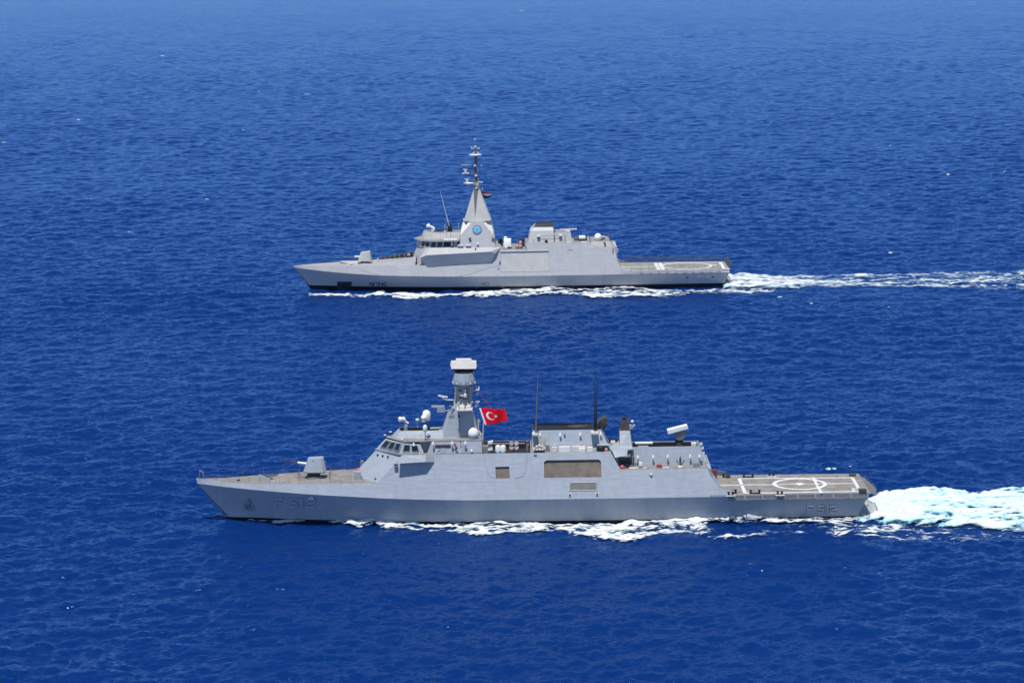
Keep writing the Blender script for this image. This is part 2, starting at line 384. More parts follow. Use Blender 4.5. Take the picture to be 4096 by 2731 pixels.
# bridge with its window band
bn, bc, ba = q('c5',20,1150,0), q('c5',585,1262,-4.45), q('c5',1150,1256,-4.45)
tn, tcn, ta = q('c5',245,905,0), q('c5',655,1010,-3.95), q('c5',1062,1035,-3.95)
mb = MB(); mb.sym([bn, bc, ba], [tn, tcn, ta])
br1 = mb.build('bridge', [wall1, deck1], ship1, deck=True)
mb = MB(); lo = lambda p, dz, k: Vector((p.x - k, p.y - (.12 if p.y else 0), p.z + dz))
mb.sym([lo(bn,-.16,.12), lo(bc,-.16,.05), Vector((ba.x-1.5, ba.y-.12, ba.z-.16))], [lo(bn,.1,.12), lo(bc,.1,.05), Vector((ba.x-1.5, ba.y-.12, ba.z+.1))])
mb.build('sill', wall1, br1)
def pane(parent, face, u0, u1, v0, v1, off=.03, name='window', m=glass, fr=True, sh=0):
    b0, b1, t0, t1 = face       # bottom-left, bottom-right, top-left, top-right
    def P(u, v): return b0.lerp(b1, u).lerp(t0.lerp(t1, u), v)
    n = (b1-b0).cross(t0-b0).normalized()
    if n.y > 0: n = -n
    pts = [P(u0,v0), P(u1,v0), P(u1+sh,v1), P(u0+sh,v1)]
    o = MB().plate([p - n*.05 for p in pts], n*(.05+off)).build(name, m, parent)
    if fr:
        mb = MB()
        for a, b in zip(pts, pts[1:]+pts[:1]): mb.cyl(a+n*(off+.01), b+n*(off+.01), .045, n=5)
        mb.build('frame', wall1 if parent is br1 else wall2, o)
    return o
face = (bn, bc, tn, tcn)
for u0, u1 in ((.14,.40),(.45,.68),(.73,.96)): pane(br1, face, u0, u1, .2, .86, .16)
face = (bc, ba, tcn, ta)
for u0, u1 in ((.10,.42),(.49,.82)): pane(br1, face, u0, u1, .2, .86, .05)
for x, y in ((85,1255),(215,1285),(345,1325)):     # grab recesses on the front slope
    fr_ = [Vector((26.5,0,10.2)), Vector((30.7,-4.62,10.38))]; t = (x+60)/700
    p = fr_[0].lerp(fr_[1], t) + Vector((-.55,-.05,-.6)); MB().cbox(p, (.28,.3,.34)).build('vent', dark, sup1)
# deckhouse behind the bridge, recessed doorway between
cw0, cw1 = q('c5',1222,1262,-4.45), q('c2',1106,899,-4.45); ct0, ct1 = q('c5',1330,962,-4.0), q('c2',1102,790,-4.0)
ct1.z = ct0.z; zr = ct0.z
mb = MB(); mb.sym([(ba.x-.4,-3.05,bn.z),(cw0.x-.01,-3.05,bn.z),cw0,cw1], [(ta.x-.2,-3.0,zr),(ct0.x-.01,-3.0,zr),ct0,ct1])
dh1 = mb.build('deckhouse', [wall1, deck1], ship1, deck=True)
mb = MB(); mb.sym([(tn.x+.1,0,zr-.05),(tcn.x,-3.98,zr-.12),(ta.x,-4.02,zr-.1),(ct0.x,-4.05,zr-.0),(ct1.x,-4.05,zr)], [(tn.x+.15,0,zr+.05),(tcn.x,-3.98,zr+.02),(ta.x,-4.02,zr+.04),(ct0.x,-4.05,zr+.09),(ct1.x,-4.05,zr+.09)])
mb.build('roof', [wall1, deck1], dh1, deck=True)
n0, n1 = q('c5',1408,1000,-4.15), q('c5',1775,1000,-4.15)
MB().box((n0.x,-4.3,zr-.95),(n1.x,-4.0,zr-.52)).build('name_board', mat('dark maroon board', (.07,.04,.055), .6, .3, 2), dh1)
# flying bridge: open-topped upper house
fb = [q('c5',392,900,-.6), q('c5',500,892,-2.1), q('c5',1890,888,-2.1)]; ft = [q('c5',545,675,-.5), q('c5',590,722,-1.45), q('c5',1700,712,-1.45)]
for p in fb: p.z = zr+.05
zt_ = ft[1].z
for p in ft: p.z = zt_
mb = MB(); mb.sym(fb, ft); fly = mb.build('flying_bridge', [wall1, deck1], None, deck=True)
mb = MB(); mb.sym([(ft[0].x+.25,-.45,zt_-.8),(ft[1].x+.15,-1.33,zt_-.8),(ft[2].x-1.3,-1.33,zt_-.8)], [(ft[0].x+.1,-.45,zt_+1),(ft[1].x+.1,-1.33,zt_+1),(ft[2].x-1.2,-1.33,zt_+1)]); cut(fly, mb, dark); fly.parent = ship1
MB().box(q('c5',1285,640,1.25), q('c5',1510,668,1.1)).build('locker', white, fly)
# crest beside the flying bridge
c_ = q('c5',1245,795,-2.0)
o = MB().cyl(c_+Vector((0,.1,0)), c_+Vector((0,-.12,.03)), .33, n=20).build('crest', white, fly)
MB().cyl(c_+Vector((.03,-.1,0)), c_+Vector((.03,-.16,.03)), .2, n=16).build('crest_badge', mat('blue badge', (.16,.26,.5), .5), fly)

# deck lamps (white caps on short grey stems)
def lamp_mesh(h=.52, r=.17):
    mb = MB(); mb.lathe((0,0,0), [(r*.75,0),(r,.02),(r,h*.45),(r*.35,h*.92),(.02,h)], 12); mb.box((-.06,0,.05),(.06,.5,.16)); return mb
lamp0 = None
def lamp(parent, p):
    global lamp0
    if lamp0 is None: lamp0 = lamp_mesh().build('deck_lamp', white, parent, True); lamp0.location = p
    else: again(lamp0, p, parent)
for x, y in ((1365,1050),(1810,1045),(2125,1040)): lamp(dh1, q('c5', x, y, -4.62))
lamp(br1, q('c5', 910, 1075, -4.5))

# radomes on the flying bridge
def radome(view, x, ytop, rpx, yl, parent, ped=1.0, name='radome', drum=0.0):
    s_ = VIEWS[view][2]; sc_ = 27.2 if view[0] == 'c' else 17.0; r = rpx*s_/sc_
    c = q(view, x, ytop, yl); c.z -= r
    o = MB().dome(c, r, drum).build(name, white, parent, True)
    if ped:
        MB().cyl((c.x, c.y, c.z-ped-r*.5), (c.x, c.y, c.z-r*.5), .12, n=8).build('pedestal', steel, o)
    return o
o = MB().lathe(q('c5',1212,480,1.2), [(.55,0),(.6,.1),(.62,1.0),(.55,1.25),(.36,1.5),(.02,1.62)], 20).build('radome', white, fly, True)
p = q('c5',1212,480,1.2); MB().rod([p+Vector((-.3,0,0)), p+Vector((-.4,0,-1.3))], .06).rod([p+Vector((.3,0,0)), p+Vector((.4,0,-1.3))], .06).rod([p+Vector((.3,0,0)), p+Vector((-.4,0,-1.3))], .04).build('radome_legs', steel, o)
radome('c5', 1145, 345, 70, .2, fly, 1.0, drum=.3)
p = q('c5',1182,950,-3.4)
o = MB().lathe(p, [(.22,1.35),(.32,1.5),(.33,2.0),(.25,2.25),(.02,2.38)], 16).build('radome', white, fly, True)
MB().cyl(p, p+Vector((0,0,1.4)), .055, n=8).build('pedestal', dark, o)
p = q('c5',1000,640,.3); MB().lathe(p, [(.06,0),(.06,.7),(.22,1.0),(.3,1.06),(.3,1.25),(.25,1.3)], 14).build('satellite_dish', [cream], fly, True)
# fire control radar on the bridge roof
p = q('c5',720,680,.2)
fc = MB().lathe(p, [(.36,-.2),(.36,.55),(.26,.62),(.24,.95)], 14).build('fire_control_radar', wall1, fly, True)
mb = MB(); a = q('c5',780,545,.2); b = q('c5',640,450,-.15)
mb.cyl(a, q('c5',680,480,.1), .17, .2, 10); mb.cyl(q('c5',700,470,.1), q('c5',590,450,-.3), .28, .42, 12); mb.cyl(q('c5',590,450,-.3), q('c5',560,455,-.4), .42, .30, 12); mb.cbox(q('c5',660,410,.1), (.5,.4,.16))
mb.build('radar_head', white, fc, True)
for x, y in ((235,818),(362,742)):
    p = q('c5', x, y, .5); mb = MB(); mb.cbox(p, (.36,.3,.12)); o = mb.build('search_light', white, br1); MB().cyl(p, p+Vector((0,0,-.62)), .07, n=6).cbox(p+Vector((0,0,-.3)), (.2,.2,.2)).build('lamp_stand', dark, o)
p = q('c5',635,930,-3.3); mb = MB(); mb.lathe(p, [(.05,-.4),(.05,0),(.2,.02),(.2,.1),(.05,.16)], 10); mb.build('satellite_dish', white, br1, True)
railing([q('c5',395,905,-3.4)+Vector((0,0,-.25)), q('c5',1100,905,-3.4)+Vector((0,0,-.3))], 'railing', br1, .8)

# main mast
def octo(c, hx, hy, ch, z): return [(c-hx+ch,-hy,z),(c+hx-ch,-hy,z),(c+hx,-hy+ch,z),(c+hx,hy-ch,z),(c+hx-ch,hy,z),(c-hx+ch,hy,z),(c-hx,hy-ch,z),(c-hx,-hy+ch,z)]
L0 = q('c6',180,1120,-1.6); L1 = q('c6',268,855,-1.3); R0 = q('c6',722,1150,-1.6); R1 = q('c6',640,790,-1.2)
zb = zr+.06; zp = L1.z
x0b, x1b = L0.x-.35, R0.x+.1; x0t, x1t = L1.x, R1.x
mb = MB(); mb.loft([octo((x0b+x1b)/2, (x1b-x0b)/2, 2.05, .5, zb), octo((x0t+x1t)/2, (x1t-x0t)/2, 1.45, .4, zp)])
mast1 = mb.build('mast', wall1, ship1)
u0 = q('c6',322,680,0); u1 = q('c6',620,650,0); zu = q('c6',400,690,-.8).z; zn = q('c6',500,470,-1.2).z
a0, a1 = q('c6',305,800,0).x, q('c6',628,800,0).x
b0, b1 = q('c6',375,480,0).x, q('c6',648,480,0).x; m0, m1 = q('c6',365,640,0).x, q('c6',622,640,0).x
mb = MB(); mb.loft([octo((a0+a1)/2, (a1-a0)/2, 1.3, .4, zp+.01), octo((m0+m1)/2, (m1-m0)/2, .8, .3, zu), octo((b0+b1)/2, (b1-b0)/2, 1.3, .45, zn)])
mb.build('mast_trunk', wall1, mast1)
cx = q('c6',505,340,0).x
z_a, z_b, z_c, z_d = q('c6',505,455,-1.5).z, q('c6',505,400,-1.6).z, q('c6',505,285,-1.45).z, q('c6',505,262,-1).z
mb = MB(); mb.lathe((cx,0,0), [(1.3,zn-.05),(1.62,z_a),(1.68,z_a+.1),(1.68,z_b),(1.42,z_c),(1.2,z_c+.02)], 12)
mb.build('mast_collar', wall1, mast1)
mb = MB()
for i in range(10):
    a_ = 2*math.pi*(i+.5)/10; MB().cbox((cx+1.7*math.cos(a_), 1.7*math.sin(a_), z_a+.28), (.22,.22,.22), bev=.03).build('esm_sensor', cream, mast1)
MB().lathe((cx,0,0), [(1.3,z_c+.02),(1.35,z_d),(.5,z_d+.12),(.5,z_d+.5)], 16).build('turntable', black, mast1)
tz0 = q('c6',500,210,-.7).z
pts = [(320,207),(680,205),(695,180),(690,97),(625,92),(610,62),(388,64),(380,97),(315,99),(304,140)]
tl = lambda x, y: q('c6',x,y,-.75+(205-y)*.0032)
mb = MB(); mb.loft([[tl(x,y) for x, y in pts], [tl(x,y)+Vector((0,1.0,0)) for x, y in pts]])
mb.plate([q('c6',330,212,-.7), q('c6',672,210,-.7), q('c6',640,240,-.5), q('c6',365,240,-.5)], (0,1.1,0), mi=1)
mb.build('radar_antenna', [cream, dark], mast1)
# sponson platform on the port side and its twin
px0, px1, pz = q('c6',400,835,-3.4).x, q('c6',632,835,-3.4).x, q('c6',500,838,-3.4).z
for s_ in (-1, 1):
    mb = MB(); mb.loft([[(px0+.5,s_*1.2,pz-.5),(px1-.2,s_*1.2,pz-.5),(px1-.2,s_*1.6,pz-.5),(px0+.5,s_*1.6,pz-.5)], [(px0,s_*1.1,pz),(px1,s_*1.1,pz),(px1,s_*3.5,pz),(px0,s_*3.5,pz)], [(px0,s_*1.1,pz+.2),(px1,s_*1.1,pz+.2),(px1,s_*3.5,pz+.2),(px0,s_*3.5,pz+.2)]])
    mb.build('mast_platform', [wall1, cream], mast1, deck=True)
mb = MB(); mb.cbox((px0+.75,-2.6,pz+.42),(.8,.8,.45), bev=.06); mb.cbox((px1-.6,-2.5,pz+.45),(.75,.7,.5), bev=.06); mb.cyl((px0+.25,-3.2,pz),(px0+.25,-3.2,pz+1.2),.06); mb.lathe((px0+.25,-3.2,pz+1.1),[(.1,0),(.16,.05),(.16,.18),(.05,.22)],10); mb.lathe((px0+.8,-2.6,pz+.7),[(.16,-.05),(.2,.05),(.1,.16),(.02,.2)],10)
mb.build('sensor_box', cream, mast1)
mb = MB(); pp = q('c6',527,600,-2.6); mb.cyl((pp.x,-2.6,pz+.2),(pp.x,-2.6,pp.z-.3),.15,.13,8); mb.cyl((pp.x,-1,pp.z-.4),(pp.x,-2.6,pp.z-.4),.1,n=6)
o = mb.build('sensor_mount', mat('mid grey paint', (.12,.135,.16), .5), mast1)
MB().lathe((pp.x,-2.6,pp.z-.3), [(.1,0),(.24,.06),(.24,.4),(.15,.5),(.05,.55),(.05,1.1),(.02,1.12)], 10).cbox((pp.x-.5,-2.6,pp.z-.02),(.5,.18,.16)).build('sensor_head', cream, o, True)
# navigation radars on forward arms
def bar_radar(name, view, xa, ya, xb, yb, yl, parent, m, th=.22, arm=None, body=None):
    a, b = q(view,xa,ya,yl), q(view,xb,yb,yl); d = (b-a); up = Vector((0,0,th/2))
    mb = MB(); mb.loft([[a+Vector((0,s1*.14,s2*th/2)) for s1, s2 in ((-1,-1),(1,-1),(1,1),(-1,1))], [b+Vector((0,s1*.14,s2*th/2)) for s1, s2 in ((-1,-1),(1,-1),(1,1),(-1,1))]])
    o = mb.build(name, m, parent)
    mb = MB(); c = a.lerp(b,.5)
    if body: p0, p1 = q(view,*body[:2],yl), q(view,*body[2:],yl); mb.box((p0.x,yl-.25,p0.z),(p1.x,yl+.25,p1.z))
    if arm:
        ps = [q(view,x,y,yl) for x, y in arm]; ps[-1].y = yl*.2; mb.rod([c] + ps[:1], .13, 8); mb.rod(ps, .09, 8)
    mb.build('radar_mount', cream if m is white else wall1, o)
    return o
bar_radar('navigation_radar','c6',122,603,264,628,-.8,mast1,white,.2,[(190,645),(250,668),(330,670),(380,690)])
bar_radar('navigation_radar','c6',22,765,214,765,-.8,mast1,mat('light grey radar', (.42,.42,.43), .5),.28,[(165,800),(235,835),(300,835)],(106,792,222,850))
bar_radar('esm_antenna','c6',680,515,735,515,.3,mast1,white,.18,[(690,522),(600,540)])
MB().box(q('c6',715,470,.2), q('c6',740,512,.4)).build('esm_antenna', cream, mast1)
mb = MB(); A = q('c6',745,685,0)
for e in ((640,720),(648,780)): mb.rod([q('c6',*e,0), A], .04, 5)
mb.rod([q('c6',660,690,0), A], .04, 5); mb.rod([q('c6',640,785,0), q('c6',725,750,0)], .03, 5)
mb.build('yardarm', cream, mast1)
mb = MB()
for k in range(3):
    for j in range(2): MB().rod([q('c6',275+k*30-j*6,882+j*34+k*2,-1.6), q('c6',300+k*30-j*6,889+j*34+k*2,-1.6)], .03, 4).build('mast_louvre', dark, mast1)
for v, x, y in (('c6',355,545),):
    MB().cbox(q(v,x,y,-.4), (.28,.4,.36)).build('mast_lamp', dark, mast1)
# cable trunk, ladder, junction boxes and small yards on the mast
zr_ = lambda t: zu + (zn-zu)*t
yf_ = lambda t: -(.8 + .5*t)
xm_ = (m0+m1)/2
MB().plate([(xm_-.95,yf_(0)-.02,zr_(0)),(xm_-.72,yf_(0)-.02,zr_(0)),(xm_-.78,yf_(.95)-.02,zr_(.95)),(xm_-1.0,yf_(.95)-.02,zr_(.95))], (0,-.12,0)).build('cable_trunk', steel, mast1)
mb = MB(); mb.rod([(xm_+.55,yf_(0)-.1,zr_(0)),(xm_+.6,yf_(1)-.1,zr_(1))],.03,4).rod([(xm_+.85,yf_(0)-.1,zr_(0)),(xm_+.9,yf_(1)-.1,zr_(1))],.03,4)
for k in range(1,8): t = k/8; mb.rod([(xm_+.55+.05*t,yf_(t)-.1,zr_(t)),(xm_+.85+.05*t,yf_(t)-.1,zr_(t))],.025,4)
mb.build('ladder', dark, mast1)
for dx, t, m_ in ((-.4,.25,dark),(-.35,.75,dark),(.25,.85,steel),(.15,.15,dark),(-1.1,.5,steel)): MB().cbox((xm_+dx,yf_(t)-.12,zr_(t)), (.34,.28,.3), bev=.03).build('junction_box', m_, mast1)
for t, l_ in ((.35,1.1),(.8,.9)):
    MB().rod([(xm_+1.1,-.2,zr_(t)),(xm_+1.1+l_,-.2,zr_(t)+.1)], .05, 6).cbox((xm_+1.1+l_,-.2,zr_(t)+.2), (.18,.18,.3)).build('signal_yard', steel, mast1)
for x, y, s_ in ((300,760,.3),(345,735,.26),(585,705,.28),(610,760,.3),(330,812,.34)): MB().cbox(q('c6',x,y,-1.45), (s_,s_*.8,s_*.9), bev=.03).build('junction_box', dark if s_ < .3 else steel, mast1)
MB().rod([q('c6',430,880,-1.75), q('c6',437,1235,-2.15)], .06, 6).build('cable_run', steel, mast1)
for y in (910, 1115): MB().cbox(q('c6',432,y,-1.9), (.22,.2,.3)).build('mast_lamp', black, mast1)
# watertight doors and pipework on the upper walls
def door(par, v, x0, y0, x1, y1, yb, yt):
    p = [q(v,x0,y1,yb), q(v,x1,y1,yb), q(v,x1,y0,yt), q(v,x0,y0,yt)]; p[1].z = p[0].z; p[2].z = p[3].z
    o = MB().plate(p, (0,-.05,.01)).build('door', wall1, par); mb = MB()
    for a, b in zip(p, p[1:]+p[:1]): mb.cyl(a+Vector((0,-.05,.01)), b+Vector((0,-.05,.01)), .028, n=4)
    mb.build('door_frame', steel, o)
door(dh1, 'c5', 1560, 1090, 1650, 1245, -4.40, -4.2)
door(dh1, 'c5', 2050, 1075, 2110, 1240, -4.42, -4.2)
# big satellite domes aft of the mast
p = q('c6',648,1200,-3.0); r = .76
sd = MB().lathe(p, [(.74,.02),(.77,.1),(.78,.35),(.68,.75),(.45,1.02),(.2,1.15),(.02,1.18)], 24).build('radome', white, ship1, True)
MB().lathe(p, [(.4,-1.35),(.46,-1.3),(.60,-.6),(.75,.0),(.76,.06),(.7,.07)], 24).build('radome_drum', wall1, sd, True)
MB().box((p.x-.95,-3.9,p.z-1.35-.2),(p.x+.95,-2.0,p.z-1.33)).build('dome_platform', wall1, sd)
MB().dome(q('c6',700,990,1.4), .52, .2).build('radome', white, mast1, True)
mb = MB(); mb.rod([q('c6',720,960,.5), q('c6',730,1290,-.5)], .09); mb.rod([q('c6',735,1130,-.5), q('c6',765,1200,-1), q('c6',730,1230,-.5)], .12, 6); mb.build('mast_strut', wall1, mast1)
# flag staff
fs0, fs1 = q('c6',785,1330,-1.0), q('c6',800,985,-1.0)
MB().cyl(fs0, fs1, .09, .05, 8).build('flag_staff', cream, ship1)
MB().rod([q('c6',798,1010,-1.0), q('c6',750,870,-1.0), q('c6',735,700,-1.0)], .015, 4).build('halyard', steel, mast1)

# wall fittings on the deckhouse
mb = MB(); p = q('c5',1455,1190,-4.7); mb.cyl(p, p+Vector((0,0,-.4)), .05); mb.lathe(p, [(.05,-.05),(.11,0),(.08,.14),(.02,.16)], 8); mb.build('pelorus', white, dh1)
mb = MB(); mb.rod([q('c5',1470,1200,-4.7), q('c5',1530,1185,-4.7)], .08, 6); mb.build('searchlight', dark, dh1)
MB().rod([q('c5',1865,1020,-4.6), q('c5',1900,1090,-4.6)], .12, 8).build('fire_hose', red, dh1)
MB().rod([q('c5',1900,1090,-4.6), q('c5',1925,1150,-4.6)], .12, 8).build('hose_reel', dark, dh1)
p = q('c5',2270,1235,-4.65); MB().lathe(p, [(.16,0),(.2,.1),(.19,.42),(.06,.5)], 10).build('deck_light', white, dh1, True)
for x in (1050,1085): p = q('c5',x,1278,-4.75); MB().lathe(p, [(.09,0),(.1,.2),(.02,.24)], 8).build('vent_cap', white, br1)
p = q('c5',1065,1235,-4.7); MB().lathe(p, [(.05,-.2),(.06,0),(.14,.04),(.14,.1),(.03,.12)], 8).build('pelorus', steel, br1)
p = q('c5',490,1520,-5.4); MB().cbox(p, (.55,.5,.16)).build('fairlead', black, sup1)
MB().box(q('c5',1995,960,-4.5), q('c5',2015,1000,-4.3)).build('door_lamp', dark, dh1)

# funnel
fl = [q('c8',150,900,-3.55), q('c8',2010,880,-3.55)]; fu = [q('c8',188,415,-2.5), q('c8',1790,420,-2.5)]
for p in fl: p.z = 10.3
zf = fu[0].z; fu[1].z = zf
mb = MB(); mb.sym(fl, fu); fun1 = mb.build('funnel', [wall1, black], None, deck=True)
mb = MB(); mb.box((fu[0].x+.2,-1.6,zf-.1),(fu[1].x-2.2,2.4,zf+1)); cut(fun1, mb, black); fun1.parent = ship1
zrim = q('c8',900,245,2.45).z
mb = MB(); mb.box((fu[0].x+.1,2.3,zf-.4),(fu[1].x-1.2,2.45,zrim)); mb.box((fu[0].x+.02,-2.4,zf-.1),(fu[0].x+.12,2.3,zrim)); mb.build('funnel_coaming', black, fun1)
mb = MB(); mb.box((fu[0].x+.05,-2.45,zf+.005),(fu[1].x-.9,-1.5,zf+.14)); mb.build('funnel_coaming', black, fun1)
mb = MB(); c_ = qz('c8',1240,320,zf+.1); mb.lathe((c_.x,c_.y,zf-.1), [(1.1,0),(1.1,.25),(.8,.32),(.75,.3)], 18, sx=1.4); mb.build('funnel_vent', soot, fun1)
mb = MB(); pts = [(1640,400),(1645,325),(1730,225),(1870,132),(1925,140),(1940,268),(1840,440),(1740,405)]
mb.loft([[q('c8',x,y,-1.3) for x, y in pts], [q('c8',x,y,-1.3)+Vector((0,2.6,0)) for x, y in pts]]); mb.build('exhaust_hood', soot, fun1)
mb = MB(); mb.plate([q('c8',1835,432,-1.0), q('c8',1840,290,-1.0), q('c8',1925,282,-1.0)], (0,-.36,0)); mb.build('exhaust_outlet', black, fun1)
for x, y in ((355,548),(828,548),(1300,540),(1780,528)): lamp(fun1, q('c8', x, y, -3.15))
p = q('c8',928,520,-2.95); MB().lathe(p, [(.14,0),(.16,.1),(.1,.3),(.02,.34)], 10).build('deck_light', wall1, fun1, True)
# antenna tuner boxes and whips
def tuner(x0, x1, y, yb, top, tx, ty, nm):
    a, b = q('c8',x0,y,-4.0), q('c8',x1,y,-4.0)
    o = MB().box((a.x,-4.0,a.z-.28),(b.x,-2.6,a.z)).build('antenna_bracket', [cream], fun1)
    return o
o1 = tuner(172,300,500,0,0,0,0,''); o2 = tuner(1557,1725,470,0,0,0,0,'')
def whip(px, py0, x2, y2, yl, r=.07, m=steel):
    X0, Y0 = SHIP['c']
    def P(x, y):
        d = ray(x, y); t = (Y0+yl)/d[1]; return Vector((d[0]*t-X0, yl, HC+d[2]*t))
    a, b = P(px, py0), P(x2, y2); mb = MB(); mb.cyl(a, a.lerp(b,.25), r*1.5, r, 8); mb.cyl(a.lerp(b,.25), b, r, r*.45, 8); return mb.build('whip_antenna', m, fun1)
whip(2143, 1733, 2152, 1494, -3.2, .11, mat('whip grey', (.13,.135,.15), .5)); whip(2378, 1722, 2381, 1480, -3.3, .10, black); whip(2384, 1716, 2390, 1512, -2.9, .09, black)
# decoy launcher: bundle of white tubes
p = q('c8',325,880,-4.35)
dl = MB().box((p.x-.75,-4.75,10.38),(p.x+.85,-3.9,10.6)).build('decoy_launcher', dark, ship1)
for i, (a_, dz) in enumerate([(-.5,.35),(-.25,.6),(.05,.75),(.35,.62),(.6,.38),(-.2,.22),(.1,.18),(.38,.2)]):
    b_ = Vector((p.x+a_, -4.2, 10.55+dz)); MB().cyl(b_, b_+Vector((a_*.35,-.5,.18+dz*.12)), .15, n=10).build('tube', cream, dl, True)
pp0, pp1 = q('c8',300,900,-3.7), q('c8',465,595,-3.4)
MB().plate([q('c8',285,890,-3.75), q('c8',470,880,-3.75), q('c8',465,590,-3.3), q('c8',300,590,-3.3)], (0,.2,0)).build('weathered_panel', mat('warm grey panel', (.30,.285,.26), .7, .15, 1.2), fun1)
# lockers along the walkway
for x0, x1, y0, y1, m_ in ((640,750,812,905,cream),(800,1055,800,895,white),(1265,1415,840,888,white),(1465,1590,815,870,white),(1100,1420,795,880,cream),(490,570,770,835,steel)):
    yl = -4.3 if m_ is white else -3.95
    a, b = q('c8',x0,y1,yl), q('c8',x1,y0,yl); MB().box((a.x,yl,10.42),(b.x,yl+.55,b.z)).build('deck_locker', m_, ship1)
p = q('c8',1785,880,-4.2); cov = MB().lathe((p.x,-4.1,10.42), [(.62,0),(.66,.3),(.62,.62),(.4,.8),(.02,.84)], 18).build('covered_winch', mat('black cover', (.012,.014,.02), .5), ship1, True)
MB().box(q('c8',1700,765,-4.4), q('c8',2005,738,-3.2)).build('winch_roof', wall1, ship1)
mb = MB(); p = q('c8',1910,870,-4.4); mb.lathe((p.x,-4.4,10.42), [(.2,0),(.24,.15),(.2,.4),(.08,.5)], 10); mb.build('fire_hydrant', pink, ship1, True)
p = q('c8',1330,750,-3.5); MB().cbox(p, (.3,.12,.26)).build('hose_box', pink, fun1)
p = q('c8',700,745,-3.6); MB().cbox(p, (.26,.15,.2)).build('wall_lamp', white, fun1)

# midship: missile tubes, canisters, rail, directors
ml = MB()
mfr = [q('c7',1080,1225,-4.0), q('c7',1380,1225,-4.0)]
for x in (1085,1215,1370): a = q('c7',x,1240,-3.9); ml.cyl((a.x,-3.9,9.35),(a.x,-3.9,q('c7',x,930,-3.9).z),.05,n=6)
msl = ml.build('missile_launcher', steel, ship1)
for x, y, m_ in ((1142,965,mat('grey tube cap', (.34,.31,.30), .6)),(1300,962,tan),(1145,1098,pink),(1305,1095,tan)):
    c_ = q('c7',x,y,-4.15); o = MB().cyl(c_, c_+Vector((0,2.6,-.6)), .33, .33, 18).build('tube', wall1, msl, True)
    MB().cyl(c_+Vector((0,-.06,.015)), c_+Vector((0,.02,0)), .30, .31, 18).build('tube_cap', m_, o, True)
a, b = q('c7',560,975,3.6), q('c7',1570,962,3.6); MB().cyl(a, b, .07, n=6).build('pipe', wall1, sup1)
for x0, x1, y0, y1 in ((405,555,880,990),(405,550,1085,1200)):
    a, b = q('c7',x0,y1,-4.0), q('c7',x1,y0,-4.0); mb = MB(); mb.loft([[(a.x,-4,a.z),(b.x,-4,a.z+.1),(b.x,-3.4,a.z+.1),(a.x,-3.4,a.z)], [(a.x,-4,b.z-.2),(b.x,-4,b.z),(b.x,-3.4,b.z),(a.x,-3.4,b.z-.2)]]); mb.build('raft_cradle', white, ship1)
a = q('c7',480,1200,-3.6); MB().box((a.x-.3,-3.7,9.35),(a.x+.25,-3.5,q('c7',480,900,-3.6).z)).build('cradle_post', wall1, ship1)
mb = MB()
for x, y, s_ in ((300,900,.35),(340,960,.3),(330,1010,.4),(290,960,.3),(430,870,.3)): MB().cbox(q('c7',x,y,-2.6), (s_,s_,s_*.6), bev=.04).build('winch_gear', soot, ship1)
a = q('c7',315,1240,-3.8); MB().box((a.x-.75,-3.9,9.35),(a.x+.85,-2.2,q('c7',315,1060,-3.8).z)).build('gear_base', deck1, ship1)
mb = MB()
for x, y, s_ in ((1640,900,.3),(1650,1000,.4),(1640,1080,.35),(1630,1160,.3)): MB().cbox(q('c7',x,y,-2.9), (s_,s_,s_*.8), bev=.04).build('winch_gear', steel, ship1)
can0 = None
for i, x in enumerate((724, 884)):
    p = q('c7',x,1245,-4.1)
    if can0 is None:
        can0 = MB().lathe((0,0,0), [(.36,0),(.4,.06),(.4,.36),(.42,.38),(.42,.44),(.4,.46),(.4,.95),(.33,1.12),(.15,1.2),(.02,1.21)], 18).build('canister', white, None, True)
        o = can0
    else: o = can0.copy(); col.objects.link(o)
    o.location = (SHIP['c'][0]+p.x, SHIP['c'][1]-4.1, p.z-.1)
    tag(o, ('upright white canister on the near warship, beside the raft cradle' if i == 0 else 'upright white canister on the near warship, beside the round missile tubes'), 'canister', 'white canisters amidships')

# aft mast, hangar, directors
am = [q('c3',1150,600,-2.6), q('c3',1372,600,-2.6)]; au = [q('c3',1222,350,-1.1), q('c3',1340,350,-1.1)]
mb = MB(); mb.sym([(q('c3',1120,580,-3.4).x,-3.6,10.3),(am[1].x,-2.8,10.3)], [(am[0].x+1.0,-2.3,am[0].z+.9),(am[1].x-.1,-2.1,am[0].z+.9)], [au[0], au[1]])
amast = mb.build('aft_mast', wall1, ship1)
mb = MB(); e0, e1 = q('c3',1228,348,-1.0), q('c3',1338,348,-1.0); t0, t1 = q('c3',1245,232,-.7), q('c3',1325,232,-.7)
mb.sym([e0+Vector((-.05,0,0)), e1], [t0, t1]); mb.cyl((q('c3',1275,225,0).x,0,t0.z),(q('c3',1275,225,0).x,0,t0.z+.4),.3,.25,10); mb.build('mast_top', soot, amast)
bar_radar('navigation_radar','c3',1203,205,1328,190,-.2,amast,soot,.12)
mb = MB(); mb.plate([q('c3',1325,350,-.5), q('c3',1395,300,-.5), q('c3',1400,285,-.5), q('c3',1325,285,-.5)], (0,.8,0)); mb.build('mast_arm', wall1, amast)
radome('c3',1365,226,18,-.2,amast,.4)
